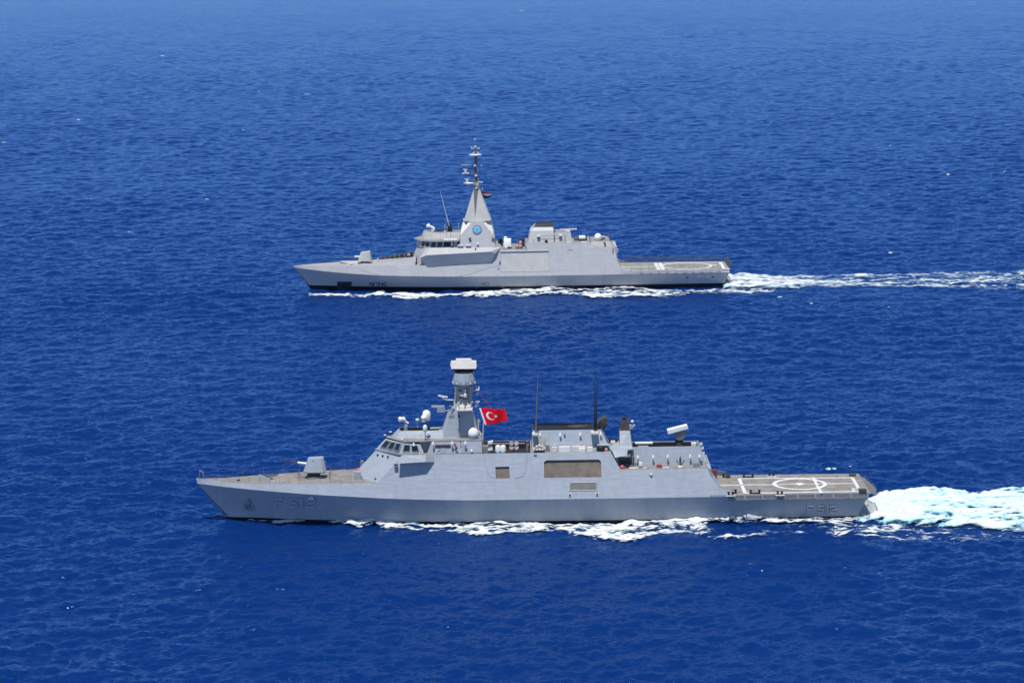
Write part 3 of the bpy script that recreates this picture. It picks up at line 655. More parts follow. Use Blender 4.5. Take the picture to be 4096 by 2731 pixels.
# overhanging shoulder with shaded underside, and the ladder beside it
mb = MB(); k0, k1, k2, k3 = q('c3',1135,575,-4.6), q('c3',1318,555,-4.4), q('c3',1302,628,-4.9), q('c3',1170,655,-5.2)
inn = lambda p: Vector((p.x, -2.3, p.z)); mb.loft([[k0,k1,k2,k3],[inn(k0),inn(k1),inn(k2),inn(k3)]]); mb.build('shoulder', wall1, ship1)
mb = MB(); l0, l1, l2, l3 = q('c3',1325,785,-3.4), q('c3',1382,785,-3.4), q('c3',1325,560,-3.0), q('c3',1378,560,-3.0)
mb.rod([l0,l2],.05).rod([l1,l3],.05)
for k in range(14): mb.rod([l0.lerp(l2,k/13), l1.lerp(l3,k/13)], .035, 4)
mb.build('ladder', dark, ship1)
hb = [q('c3',1365,790,-2.9), q('c3',2205,785,-2.9)]; hu = [q('c3',1360,528,-2.2), q('c3',2142,524,-2.2)]
for p in hb: p.z = 7.9
zh = hu[1].z; hu[0].z = zh
mb = MB(); mb.sym(hb, hu); han = mb.build('hangar', [wall1, deck1], None, deck=True)
mb = MB(); mb.box((hu[0].x-.1,-2.05,zh-.9),(hu[1].x-.15,2.6,zh+1)); cut(han, mb, dark); han.parent = ship1
zq = q('c3',1900,466,2.15).z
mb = MB(); mb.box((hu[0].x,2.05,zh-.8),(hu[1].x-.1,2.2,zq)); mb.box((hu[1].x-.25,-2.1,zh-.8),(hu[1].x-.05,2.1,zq-.05)); mb.build('bulwark', wall1, han)
MB().box((hu[0].x+.3,1.9,zh-.75),(hu[1].x-.6,2.045,zq-.12)).build('bulwark_lining', dark, han)
for x0,x1,y0,y1 in ((1430,1550,522,535),(1400,1600,485,500),(2040,2095,490,523)):
    a,b = q('c3',x0,y1,-.6), q('c3',x1,y0,-.6); MB().box((a.x,-.6,a.z),(b.x,.2,b.z)).build('roof_locker', white, han)
mb = MB(); mb.plate([q('c3',1090,435,1.5), q('c3',1205,450,1.5), q('c3',1195,530,1.5), q('c3',1115,540,1.5)], (0,.15,0)); mb.build('bulwark', dark, ship1)
MB().box(q('c3',1120,465,.8), q('c3',1170,488,1.2)).build('deck_locker', white, ship1)
for x, y in ((1430,665),(1603,662),(1770,658),(2027,655),(2132,655)): lamp(han, q('c3', x, y, -3.1))
# fire control illuminator
p = q('c3',1900,520,0.1)
il = MB().lathe((p.x,.1,zh-.9), [(.75,0),(.7,.9),(.5,1.6),(.42,2.3),(.5,2.5)], 14).build('illuminator', soot, han, True)
pts = [q('c3',1765,345,-1.0), q('c3',1990,288,-1.0), q('c3',2006,325,-1.0), q('c3',1776,388,-1.0)]
mb = MB(); mb.plate(pts, (0,.9,.1)); mb.build('antenna_panel', white, il)
mb = MB(); ctr = q('c3',1905,395,-.3); mb.cyl(ctr+Vector((0,-.45,0)), ctr+Vector((0,.5,.12)), .75, .8, 20); mb.build('antenna_dish', mat('mid warm grey', (.22,.21,.20), .6), il, True)
MB().cbox(q('c3',1955,385,-.2), (.7,.9,.85), bev=.12).build('antenna_housing', mat('mid warm grey', (.22,.21,.20), .6), il)
# remote gun on the walkway
p = q('c3',1915,775,-4.9)
rg = MB().lathe((p.x,-4.7,7.92), [(.42,0),(.42,.2),(.25,.3),(.2,.6)], 14).build('machine_gun', cream, ship1, True)
mb = MB(); z0 = 8.5; mb.cbox((p.x,-4.7,z0+.1),(.3,.5,.6)); mb.rod([(p.x-.2,-4.7,z0-.2),(p.x-.5,-4.7,z0+.35)],.07).rod([(p.x+.2,-4.7,z0-.2),(p.x+.48,-4.7,z0+.35)],.07); mb.cbox((p.x-.5,-4.7,z0+.4),(.16,.3,.2)); mb.cbox((p.x+.5,-4.7,z0+.4),(.16,.3,.2)); mb.cyl((p.x,-4.7,z0+.3),(p.x-.03,-5.1,z0+1.15),.11,.08,8); mb.cbox((p.x,-4.75,z0+.55),(.34,.3,.2))
mb.build('gun_body', mat('gun grey', (.08,.09,.11), .5), rg)
for x0,x1,y0,y1,m_ in ((1645,1705,738,782,red),(2062,2140,715,780,mat('mid grey box', (.22,.25,.29), .6)),(1440,1480,712,748,white),(1335,1432,782,800,white),(1488,1530,772,785,cream),(1715,1782,780,793,cream)):
    a,b = q('c3',x0,y1,-4.7), q('c3',x1,y0,-4.7); MB().box((a.x,-4.7,max(a.z,7.93)),(b.x,-4.2,b.z)).build('deck_box', m_, ship1)
mb = MB()
for x, y in ((1405,735),(1425,740)): mb.cyl(q('c3',x,715,-4.6), q('c3',x,750,-4.6), .07, n=6)
mb.build('fire_extinguisher', black, ship1)
MB().rod([q('c3',2160,690,-3.4), q('c3',2160,740,-3.4)], .09, 6).build('wall_pipe', dark, han)
p = q('c3',1250,775,-4.9); MB().lathe((p.x,-4.9,7.93), [(.3,0),(.36,.15),(.28,.4),(.1,.52)], 10).cbox((p.x+.35,-4.9,8.05),(.3,.3,.22)).build('hose_reel', mat('faded red', (.5,.1,.1), .6), ship1, True)
p = q('c3',1305,770,-4.7); MB().cyl((p.x,-4.7,7.93),(p.x,-4.7,8.5),.14,n=10).build('vent_post', dark, ship1)
mb = MB(); p = q('c3',1580,845,-5.9); mb.cyl(p, p+Vector((0,-.35,.1)), .22, .18, 10); mb.build('side_lamp', cream, sup1)
mb = MB()
for i,(x,y) in enumerate(((2150,500),(2165,545),(2175,600),(2160,630),(2180,690),(2205,745))): mb.cbox(q('c3',x,y,-1.8), (.35,.5,.35))
mb.build('hangar_light', cream, han)
mb = MB(); mb.rod([q('c4',180,300,-1.5), q('c4',235,470,-2), q('c4',270,550,-2)], .06); mb.build('drain_line', steel, han)
# fire cabinet aft
a,b = q('c4',245,540,3), q('c4',305,468,3); MB().box((a.x,2.6,4.3),(b.x,3.6,b.z)).build('fire_cabinet', mat('dark red cabinet', (.16,.03,.03), .6), ship1)

# flight deck and markings
n_ = 14; rows = []
for i in range(n_+1):
    x = 75.4 + (98.75-75.4)*i/n_; rows.append([(x,-H1.yk(x)-.06,3.99),(x,-H1.yk(x)-.06,4.25),(x,H1.yk(x)+.06,4.25),(x,H1.yk(x)+.06,3.99)])
mb = MB(); mb.loft(rows); fd1 = mb.build('flight_deck', [wall1, deck1], ship1, deck=True)
def strip(mb, a, b, wd, z):
    a, b = Vector((a[0],a[1],z)), Vector((b[0],b[1],z)); d = (b-a).normalized(); s_ = Vector((-d.y,d.x,0))*wd/2
    mb.add([a-s_, b-s_, b+s_, a+s_], [(0,1,2,3)])
def arc(mb, c, r0, r1, z, n=64):
    vs = []; 
    for i in range(n): a_ = 2*math.pi*i/n; vs += [(c[0]+r0*math.cos(a_), c[1]+r0*math.sin(a_), z), (c[0]+r1*math.cos(a_), c[1]+r1*math.sin(a_), z)]
    mb.add(vs, [(2*i, 2*i+1, (2*i+3)%(2*n), (2*i+2)%(2*n)) for i in range(n)])
zm = 4.262
def dk(x, y): p = qz('c4', x, y, zm); return (p.x, p.y)
mb = MB(); cc = dk(1172,613); arc(mb, cc, 3.45, 4.05, zm); mb.build('landing_circle', line, fd1)
mb = MB(); mb.add([(cc[0]+.62*math.cos(2*math.pi*i/24), cc[1]+.85*math.sin(2*math.pi*i/24), zm) for i in range(24)], [tuple(range(24))]); mb.build('landing_spot', line, fd1)
mb = MB(); strip(mb, dk(300,628), dk(905,619), .45, zm+.004); strip(mb, dk(1440,611), dk(1745,607), .45, zm+.004); strip(mb, dk(920,619), dk(1135,615), .4, zm+.004); strip(mb, dk(1210,613), dk(1425,611), .4, zm+.004); mb.build('centre_line', line, fd1)
A_, B_, C_, D_ = dk(540,557), dk(603,710), dk(1795,690), dk(1722,547)
mb = MB(); strip(mb, A_, B_, .5, zm+.004); strip(mb, A_, D_, .5, zm); strip(mb, B_, C_, .55, zm); strip(mb, D_, dk(1785,655), .5, zm+.004)
strip(mb, dk(1785,664), dk(1712,664), .55, zm+.008); strip(mb, dk(1722,660), dk(1745,690), .35, zm+.012); mb.build('landing_border', line, fd1)
mb = MB(); a, b = dk(1310,545), dk(1400,712); strip(mb, a, b, .4, zm+.02)
for t in (.12,.25,.72,.85):
    p = (a[0]+(b[0]-a[0])*t, a[1]+(b[1]-a[1])*t); strip(mb, p, (p[0]+.55,p[1]), .3, zm+.024)
mb.build('reference_line', line, fd1)
mb = MB(); rr = random.Random(4)
for i in range(60):
    x, y = rr.uniform(80,97), rr.uniform(-5.5,5.5); mb.lathe((x,y,4.24), [(.07,0),(.07,.02)], 6)
mb.build('tie_down_ring', dark, fd1)
# safety nets hinged down along the edges
net0 = None
for s_ in (-1, 1):
    for i in range(8):
        x0 = 77.9 + i*2.58; x1 = x0 + 2.48; y0 = H1.yk((x0+x1)/2)+.07; sag = .10*rr.random()
        mb = MB(); y1 = y0+.62
        for a, b in (((x0,y0,4.12),(x0,y1,3.62-sag)),((x1,y0,4.12),(x1,y1,3.62-sag)),((x0,y1,3.62-sag),(x1,y1,3.66)),((x0,y0,4.12),(x1,y0,4.12))): mb.rod([(a[0],s_*a[1],a[2]),(b[0],s_*b[1],b[2])], .05, 5)
        for k in range(1,14): xx = x0+(x1-x0)*k/14; mb.rod([(xx,s_*y0,4.1),(xx,s_*y1,3.64-sag)], .022, 4)
        for k in range(1,5): yy = y0+(y1-y0)*k/5; zz = 4.1+(3.64-sag-4.1)*k/5-.03; mb.rod([(x0,s_*yy,zz),(x1,s_*yy,zz)], .022, 4)
        mb.build('safety_net', mesh_m, fd1)
def bollard(x, y, fat=1.0, wide=.9, whitebase=False):
    mb = MB(); z = 4.25
    if wide:
        for d in (-wide/2, wide/2): mb.cyl((x+d,y,z),(x+d,y,z+.42*fat),.14,n=8); mb.cbox((x+d,y,z+.46*fat),(.42,.3,.1))
        mb.cbox((x,y,z+.06),(wide+.4,.4,.12))
    o = mb.build('bollard', black, fd1)
    if whitebase:
        MB().cbox((x,y-.3,z+.04),(1.3,.35,.08)).build('chock', white, o)
for x, y, wd, wb in ((452,735,.6,True),(485,710,.5,False),(705,715,1.25,False),(965,728,.6,True),(635,545,1.3,False),(878,535,.6,True),(395,545,.5,False)):
    p = qz('c4', x, y, 4.25); bollard(p.x, p.y, 1.1, wd, wb)
for x, y, s_ in ((1725,530,(1.0,.7,.35)),(1830,700,(1.1,.8,.5)),(425,550,(.6,.5,.6)),(1560,540,(.3,.3,.1))):
    p = qz('c4', x, y, 4.25); MB().cbox((p.x,p.y,4.25+s_[2]/2), s_, bev=.06).build('deck_housing', mat('dark deck gear', (.05,.052,.055), .7), fd1)
# stern platform of folded net panels
mb = MB()
for k in range(5):
    y0, y1 = -6.3+k*2.3, -6.3+(k+1)*2.3-.1; xa, xb = 100.2-.28*abs(k-1.7), 100.2-.28*abs(k-1.3); mb = MB()
    mb.rod([(98.8,y0,4.08),(xa,y0,3.85),(xb,y1,3.85),(98.8,y1,4.08),(98.8,y0,4.08)], .05, 5)
    for j in range(1,12): t = j/12; mb.rod([(98.8,y0+(y1-y0)*t,4.08),(xa+(xb-xa)*t,y0+(y1-y0)*t,3.85)], .024, 4)
    for j in range(1,8): t = j/8; mb.rod([(98.8+(xa-98.8)*t,y0,4.08-.23*t),(98.8+(xb-98.8)*t,y1,4.08-.23*t)], .024, 4)
    mb.build('stern_platform', mesh_m, fd1)
railing([(99.6,-6.0,3.98),(100.1,-2,3.95),(99.5,4.9,3.98)], 'railing', fd1, .35, 1.6)

# foredeck: gun, breakwater, rail, fittings
gx = q('c1',1035,1045,0).x; gz = 6.35
gun = MB().lathe((gx,0,gz-.1), [(1.25,0),(1.25,.2),(1.0,.22)], 24).build('naval_gun', mat('mount ring grey', (.2,.21,.22), .6), ship1, True)
MB().lathe((gx,0,gz+.1), [(.98,0),(.98,.5),(.9,.52)], 24).build('gun_base', black, gun, True)
zb_, zt2 = q('c1',1035,1028,-.9).z, q('c1',1050,905,-.6).z
gL, gR = q('c1',950,1022,-.9).x, q('c1',1135,1015,-.9).x; tL, tR = q('c1',985,920,-.6).x, q('c1',1113,905,-.6).x; zt3 = q('c1',1050,885,.5).z
mb = MB(); mb.loft([[(gL+.1,-.55,zb_),(gL+.55,-1.15,zb_),(gR-.45,-1.15,zb_),(gR,-.7,zb_),(gR,.7,zb_),(gR-.45,1.15,zb_),(gL+.55,1.15,zb_),(gL+.1,.55,zb_)],
                    [(gL-.05,-.6,zb_+.22),(gL+.5,-1.3,zb_+.2),(gR-.4,-1.3,zb_+.2),(gR+.05,-.8,zb_+.2),(gR+.05,.8,zb_+.2),(gR-.4,1.3,zb_+.2),(gL+.5,1.3,zb_+.2),(gL-.05,.6,zb_+.22)],
                    [(tL,-.35,zt2-.05),(tL+.12,-.72,zt2-.02),(tR-.35,-.8,zt2+.05),(tR,-.45,zt2+.1),(tR,.45,zt2+.1),(tR-.35,.8,zt2+.05),(tL+.12,.72,zt2-.02),(tL,.35,zt2-.05)]])
mb.build('gun_turret', wall1, gun)
b0, b1, b2 = q('c1',985,950,0), q('c1',900,940,0), q('c1',750,912,0)
o = MB().cyl(b0, b1, .19, .16, 12).build('barrel_sleeve', white, gun, True); MB().cyl(b1+(b0-b1)*.05, b2, .105, .075, 10).build('barrel', soot, gun, True)
MB().cbox(q('c1',1033,928,-.78), (.35,.2,.12)).build('sight', soot, gun)
bx = qz('c1',590,1030,6.12).x
mb = MB()
for s_ in (-1, 1): mb.plate([(bx,0,6.1),(bx+2.6,s_*2.7,6.15),(bx+2.75,s_*2.7,6.3),(bx+.1,0,6.85)], (.14,0,0))
mb.build('breakwater', wall1, ship1)
MB().cbox((bx+2.0,-1.2,6.3),(.5,.4,.4), bev=.05).build('capstan', dark, ship1)
for v, x, y in (('c1',405,1085),('c1',427,1033)): p = qz(v,x,y,6.2); MB().cbox((p.x,p.y,6.18),(.45,.3,.16)).build('deck_cleat', dark, ship1)
for sgn in (-1, 1):
    path = []
    for x in (1.0,3,5,8,11,14,17,20,23,26.5): r = H1.ring(x)[4]; path.append((r.x, sgn*(abs(r.y)-.12), r.z-.04))
    railing(path, 'railing', ship1, 1.0, 1.9)
mb = MB(); mb.rod([(.35,-.15,6.4),(.35,-.15,7.6),(.9,-.35,7.3),(1.0,-.35,6.35)], .05).rod([(.35,.15,6.4),(.35,.15,7.6),(.35,-.15,7.6)], .05).rod([(.9,.35,6.35),(.9,.35,7.3),(.35,.15,7.6)], .05); mb.build('bow_pulpit', steel, ship1)
for sgn in (-1,1): railing([(gx-2.2,sgn*1.9,gz),(gx-2.2,sgn*.6,gz)], 'gun_rail', ship1, 1.0, .6); railing([(gx+2.4,sgn*1.9,gz),(gx+2.4,sgn*.6,gz)], 'gun_rail', ship1, 1.0, .6)
a = q('c1',1415,1075,-1.6); MB().box((a.x-.7,-2.6,6.4),(a.x+.3,-1.8,7.5)).build('deck_hatch', wall1, ship1)
p = q('c1',1440,940,3); MB().cbox((p.x,3,p.z-.3),(.5,.6,1.2)).build('winch_gear', steel, ship1)
p = qz('c1',1560,1095,6.5); MB().cbox((p.x,p.y,6.75),(.5,.4,.4)).cyl((p.x,p.y-.3,6.5),(p.x,p.y-.75,5.2),.05,n=6).build('fairlead', dark, ship1)
# orange lifebuoy
p = q('c1',1405,1005,-1.0); me_ = MB(); n_ = 20
rings = [[(.3*math.cos(2*math.pi*i/n_)+.1*math.cos(2*math.pi*i/n_)*math.cos(2*math.pi*j/8), .1*math.sin(2*math.pi*j/8), .3*math.sin(2*math.pi*i/n_)+.1*math.sin(2*math.pi*i/n_)*math.cos(2*math.pi*j/8)) for j in range(8)] for i in range(n_)]
me_.loft(rings + [rings[0]], False, False); lb = me_.build('lifebuoy', orange, None, True); lb.location = (SHIP['c'][0]+p.x-.05, SHIP['c'][1]-1.2, p.z); lb.rotation_euler = (R(-25),0,R(-20))
tag(lb, 'orange lifebuoy hanging at the foot of the sloping bridge front', 'lifebuoy')

# red flag with crescent and star
fh0, fh1 = q('c6',733,795,-1.0), q('c6',820,1045,-1.0); ff0, ff1 = q('c6',1110,795,-1.0), q('c6',1168,975,-1.0)
O1 = Vector((*SHIP['c'], 0))
def flag_pt(u, v):
    top = fh0.lerp(ff0, u); bot = fh1.lerp(ff1, u); p = top.lerp(bot, v)
    p.z += .07*math.sin(u*6.5+v)*min(1,u*3) - .10*u*u; p.y += .30*math.sin(u*8.0+v*1.6)*min(1,u*2.2); p.x += .05*math.sin(v*5)*u; return O1 + p
def cloth(name, nu, nv, region, m, parent=None, off=0.0, thick=.01):
    mb = MB(); g = [[flag_pt(i/nu, j/nv) for j in range(nv+1)] for i in range(nu+1)]
    vs = [p+Vector((0,off,0)) for r in g for p in r]
    mb.add(vs, [(i*(nv+1)+j,(i+1)*(nv+1)+j,(i+1)*(nv+1)+j+1,i*(nv+1)+j+1) for i in range(nu) for j in range(nv) if region((i+.5)/nu,(j+.5)/nv)])
    o = mb.build(name, m, parent, True); md = o.modifiers.new('t','SOLIDIFY'); md.thickness = thick; return o
flag1 = cloth('red_flag', 60, 40, lambda u, v: u > .05, flag_red)
tag(flag1, 'red flag with white crescent and star flying behind the near mast', 'flag')
cloth('hoist_band', 60, 20, lambda u, v: u <= .07, flag_white, flag1, -.012, .02)
AS = 1.42
def in_cres(u, v): x, y = u*AS, v; return (x-.50)**2+(y-.5)**2 < .25**2 and (x-.565)**2+(y-.5)**2 > .20**2
def in_star(u, v):
    x, y = u*AS-.80, v-.5; r = math.hypot(x, y); a_ = math.atan2(y, x)
    k = (a_ - math.pi) % (2*math.pi/5); k = min(k, 2*math.pi/5-k); ro, ri = .125, .048
    A = Vector((ro,0)); B = Vector((ri*math.cos(math.pi/5), ri*math.sin(math.pi/5))); P = Vector((r*math.cos(k), r*math.sin(k)))
    return (B-A).x*(P-A).y-(B-A).y*(P-A).x > 0
for s_, nm in ((-.02,''),(.02,'')):
    cloth('crescent', 220, 150, in_cres, flag_white, flag1, s_, .008); cloth('star', 220, 150, in_star, flag_white, flag1, s_, .008)
hl = MB().rod([O1+q('c6',760,600,-.9), O1+q('c6',925,795,-1.0)], .03, 5).build('halyard', red, flag1)

# ================================================================== FAR SHIP (976)
H2 = Hull([(0,.05),(2,1.1),(6.2,3.0),(10,4.3),(13.9,5.4),(21.5,7.0),(30,7.6),(38,7.85),(52,8.0),(75,8.0),(103,7.4)],
          [(0,5.35),(6.2,4.85),(13.9,4.35),(21.5,4.0),(38,3.62),(52,3.55),(103,3.65)],
          [(4.6,.04),(8,.7),(12,1.7),(17,2.9),(28,4.9),(40,6.25),(52,6.75),(75,6.85),(90,6.65),(101,6.25)],
          [(0,5.8),(6,6.0),(14,6.12),(21,6.3),(90,6.3)], .30, 103.0, 4.6, -3.0, 76.7, 78.0, 4.4, 1.6)
ship2 = empty('warship', (*SHIP['d'], 0), 'farther pale grey warship numbered 976 with a pyramid mast', 'warship', 'grey warships steaming side by side')
h2 = H2.build('hull', hull2, ship2)
H2.decks('foredeck', mat('foredeck pale grey', (.32,.318,.315), .8, .08, .9, .15), ship2, .1, 30)
pl = place_on(H2, 'd1', 1292, 1540, 908, 970); 
for ch, sp_ in zip('976', [(.0,.23),(.38,.62),(.77,1.0)]): mb = MB(); writing(mb, ch, pl, [sp_], .27, .03); mb.build('hull_number', numb2, h2)
pl = place_on(H2, 'd4', 1532, 1732, 797, 829); sp_ = [(0,.10),(.13,.23),(.26,.36),(.39,.49),(.60,.70),(.73,.81),(.82,.86),(.90,1.0)]
for ch, s__ in zip('PORTSAID', sp_): mb = MB(); writing(mb, ch, pl, [s__], .09, .02); mb.build('ship_name', mat('pale name paint', (.62,.62,.64), .6), h2)
mb = MB(); pl = place_on(H2, 'd2', 643, 705, 1324, 1350); writing(mb, 'MO', pl, [(.05,.35),(.5,1.0)], .1, .02); mb.build('draught_mark', numb2, h2)
def hull_poly(H, view, pts, off, name, m, parent, depth=.05):
    xs = [p[0] for p in pts]; ys = [p[1] for p in pts]; pl = place_on(H, view, min(xs), max(xs), max(ys), min(ys))
    P = []
    for x, y in pts:
        p, n = pl((x-min(xs))/(max(xs)-min(xs)), (max(ys)-y)/(max(ys)-min(ys))); P.append((p, n))
    n = P[0][1]; mb = MB(); mb.loft([[p - n*depth for p, _ in P], [p + n*off for p, _ in P]]); return mb.build(name, m, parent)
# anchor pocket: dark plate on the plating, the recess's shade put into its colour
o = hull_poly(H2, 'd1', [(778,1012),(774,888),(984,888),(1016,1012)], .03, 'anchor_pocket_shade_plate', mat('pocket shadow paint', (.02,.025,.035), .6, .15, .6), h2)
hull_poly(H2, 'd1', [(840,985),(842,935),(930,935),(945,985)], .05, 'anchor', black, o)
for x0,x1,y0,y1 in ((1345,1385,816,832),(1755,1790,806,820)): hull_poly(H2,'d4',[(x0,y1),(x0,y0),(x1,y0),(x1,y1)],.02,'fairlead',black,h2)
for x0,x1,y0,y1 in ((798,806,1352,1366),(590,605,1362,1370),(820,845,1354,1368)): hull_poly(H2,'d2',[(x0,y1),(x0,y0),(x1,y0),(x1,y1)],.02,'discharge',mat('rust stain', (.2,.16,.13), .8),h2)

# superstructure
mb = MB()
sideblock([(27.9,6.2,29.4,10.3,.05,.05),(29.1,6.2,30.5,10.3,3.7,4.0),(31.6,6.3,32.2,10.3,5.75,6.75),(40,6.3,40,10.3),(49.2,6.3,49.0,10.3),(49.9,6.3,49.6,9.55),(54.9,6.3,54.9,9.55),(55.1,6.3,55.1,10.85),
           (62,6.3,62,10.9),(70.4,6.3,70.4,10.95),(70.6,6.3,70.6,9.95),(76.7,6.3,76.0,9.9)], H2, mb)
sup2 = mb.build('superstructure', [wall2, deck2], None, deck=True)
BAY = [(-190,1004),(-196,668),(612,654),(622,990)]
recess(sup2, H2, 'd3', [(950,733),(950,632),(1018,632),(1020,735)], .12, bay2)
sup2.parent = ship2
mb = MB(); mb.plate([(76.75,-7.1,6.3),(77.9,-7.9,4.3),(77.9,7.9,4.3),(76.75,7.1,6.3)], (-.3,0,0)); mb.box((76.0,-6,6.2),(76.6,6,9.85)); mb.build('hangar_face', wall2, ship2)
for s_ in (-1, 1):
    y_ = lambda x, z: s_*(H2.ys(x, z)+.03)
    MB().plate([(76.9,y_(76.9,5.6),5.6),(76.6,y_(76.6,3.6),3.6),(80.2,y_(80.2,3.65),3.65),(79.9,y_(79.9,4.7),4.7),(78.2,y_(78.2,5.0),5.0)], (0,-s_*.1,0)).build('bulwark', wall2, ship2)
mb = MB(); mb.rod([on_side(H2,'d2',*p) for p in ((410,1271),(540,1245),(650,1205),(730,1185),(800,1165))], .03, 4); mb.rod([on_side(H2,'d2',800,1165), on_side(H2,'d2',812,1050)], .03, 4)
mb.rod([on_side(H2,'d1',1150,707), on_side(H2,'d1',1350,760), on_side(H2,'d1',1420,775)], .03, 4); mb.build('panel_seam', mat('seam pale grey', (.26,.26,.27), .6), sup2)
mb = MB(); P_ = [on_side(H2,'d3',x,y,.0) for x, y in BAY]; nn = Vector((0,-.958,.287))
o = MB().plate([p-nn*.05 for p in P_], nn*.07).build('bay_door', bay2, sup2)
mb = MB()
for a, b in zip(P_, P_[1:]+P_[:1]): mb.cyl(a+nn*.02, b+nn*.02, .07, n=6)
mb.build('door_frame', wall2, o)
mb = MB()
a, b = on_side(H2,'d2',808,1045,.30), on_side(H2,'d3',614,648,.30); mb.plate([a, b, b+Vector((0,.35,.1)), a+Vector((0,.35,.1))], (0,.2,0)); mb.build('bay_lip', wall2, sup2)
for x, y in ((805,1140),(806,1155),(793,1197)): MB().cbox(on_side(H2,'d2',x,y,.02), (.28,.15,.3)).build('side_fitting', dark, sup2)
MB().rod([on_side(H2,'d3',1708,610,.05), on_side(H2,'d3',1702,690,.05)], .11, 6).build('side_pipe', dark, sup2)
MB().rod([on_side(H2,'d6',1860,730,.05), on_side(H2,'d6',1875,825,.05)], .08, 6).build('side_pipe', dark, sup2)
MB().rod([on_side(H2,'d3',230,560,.05), on_side(H2,'d3',230,640,.05)], .08, 6).build('side_pipe', dark, sup2)
# bridge wing: faceted bulge with a shaded underside
T = [q('d6',180,985,-7.0), q('d6',320,925,-8.0), q('d6',1800,842,-8.0), q('d6',1908,880,-7.3)]
Bt = [q('d2',118,1150,-6.7), q('d2',150,1190,-6.95), q('d2',722,1142,-6.95), q('d2',752,1090,-6.8)]
U = [Vector((31.6,-5.95,10.1)), Vector((32.6,-5.85,10.28)), Vector((48.6,-5.95,10.28)), Vector((49.2,-6.1,10.1))]
for s_ in (1, -1):
    mb = MB()
    R3 = [[Vector((p.x, p.y*s_, p.z)) for p in r] for r in (Bt, T, U)]; inn = [[Vector((p.x, s_*-5.0, p.z)) for p in reversed(r)] for r in (Bt, T, U)]
    mb.loft([a+b for a, b in zip(R3, inn)])
    mb.build('bridge_wing', wall2, ship2)
# bridge windows and roof
b0, b1, b2 = q('d6',185,712,-3.9), q('d6',395,722,-5.65), q('d6',1085,712,-5.55)
t0, t1, t2 = q('d6',205,600,-3.85), q('d6',420,606,-5.4), q('d6',1092,590,-5.3)
for p in (t1, t2, t0): p.z = (t0.z+t1.z+t2.z)/3
for p in (b0, b1, b2): p.z = 10.3
mb = MB(); mb.sym([(b0.x-1.2,0,10.3), b0, b1, b2], [(t0.x-1.0,0,t0.z), t0, t1, t2]); br2 = mb.build('bridge', [wall2, deck2], ship2, deck=True)
for u0, u1 in ((.06,.42),(.50,.90)): pane(br2, (b0,b1,t0,t1), u0, u1, .08, .98)
for u0, u1 in ((.03,.19),(.235,.41)): pane(br2, (b1,b2,t1,t2), u0, u1, .06, .98)
pane(br2, (b1,b2,t1,t2), .45, .80, .08, .98, name='wing_opening', m=black)
o = MB().cbox(q('d6',905,660,-5.9), (.55,.4,1.1), bev=.08).build('wing_console', steel, br2, True)
pane(br2, (b1,b2,t1,t2), .90, .99, .2, .98, name='wing_opening', m=dark, fr=False)
zr2 = t0.z
ov = lambda p, k: (p.x - (.35 if p.x < 32 else 0), p.y - k, zr2)
e2 = q('d6',1050,565,-6.2)
pts = [(b0.x-1.7,0), (t0.x-.35,-4.1), (t1.x-.1,-6.2), (e2.x,-6.2), (e2.x+.3,-5.0)]
mb = MB(); mb.sym([(x,y,zr2+.01) for x, y in pts], [(x,y,zr2+.3) for x, y in pts]); mb.build('roof', [wall2, deck2], br2, deck=True)
# raised white coaming on the roof
ra, rb, rc = q('d6',240,490,-2.6), q('d6',660,475,-3.2), q('d6',1085,440,-3.2)
ta_, tb_, tc_ = q('d6',275,372,-2.0), q('d6',600,385,-2.6), q('d6',1090,395,-2.6)
zc0 = zr2+.3; zct = tb_.z
mb = MB(); mb.sym([(ra.x-.5,-.4,zc0),(ra.x,-2.6,zc0),(rb.x,-3.3,zc0),(rc.x,-3.3,zc0)], [(ta_.x-.3,-.4,zct),(ta_.x+.1,-2.1,zct),(rb.x,-2.7,zct-.35),(rc.x,-2.7,zct-.1)])
cm2 = mb.build('roof_house', [bay2, deck2], None, deck=True)
mb = MB(); mb.box((ta_.x+2.2,-2.3,zct-.9),(rc.x-.3,2.3,zct+1)); cut(cm2, mb, dark); cm2.parent = ship2
MB().box(q('d6',718,395,-2.8)+Vector((0,0,-.3)), q('d6',772,370,-2.2)).build('roof_box', cream, cm2)
MB().box(q('d6',920,375,2.2)+Vector((0,0,-.1)), q('d6',1075,345,2.4)).build('roof_locker', cream, cm2)
mb = MB(); mb.box(q('d6',720,580,-5.9), q('d6',1040,545,-4.4)); mb.build('awning', white, br2)
railing([(t0.x+.3,-4.0,zr2+.3),(t1.x+.3,-5.9,zr2+.3),(e2.x-.2,-5.9,zr2+.3)], 'railing', br2, 1.0, 2.2)
for x in (785, 875): MB().rod([q('d6',x,520,-4.0), q('d6',x,420,-4.0)], .05).build('roof_post', dark, br2)
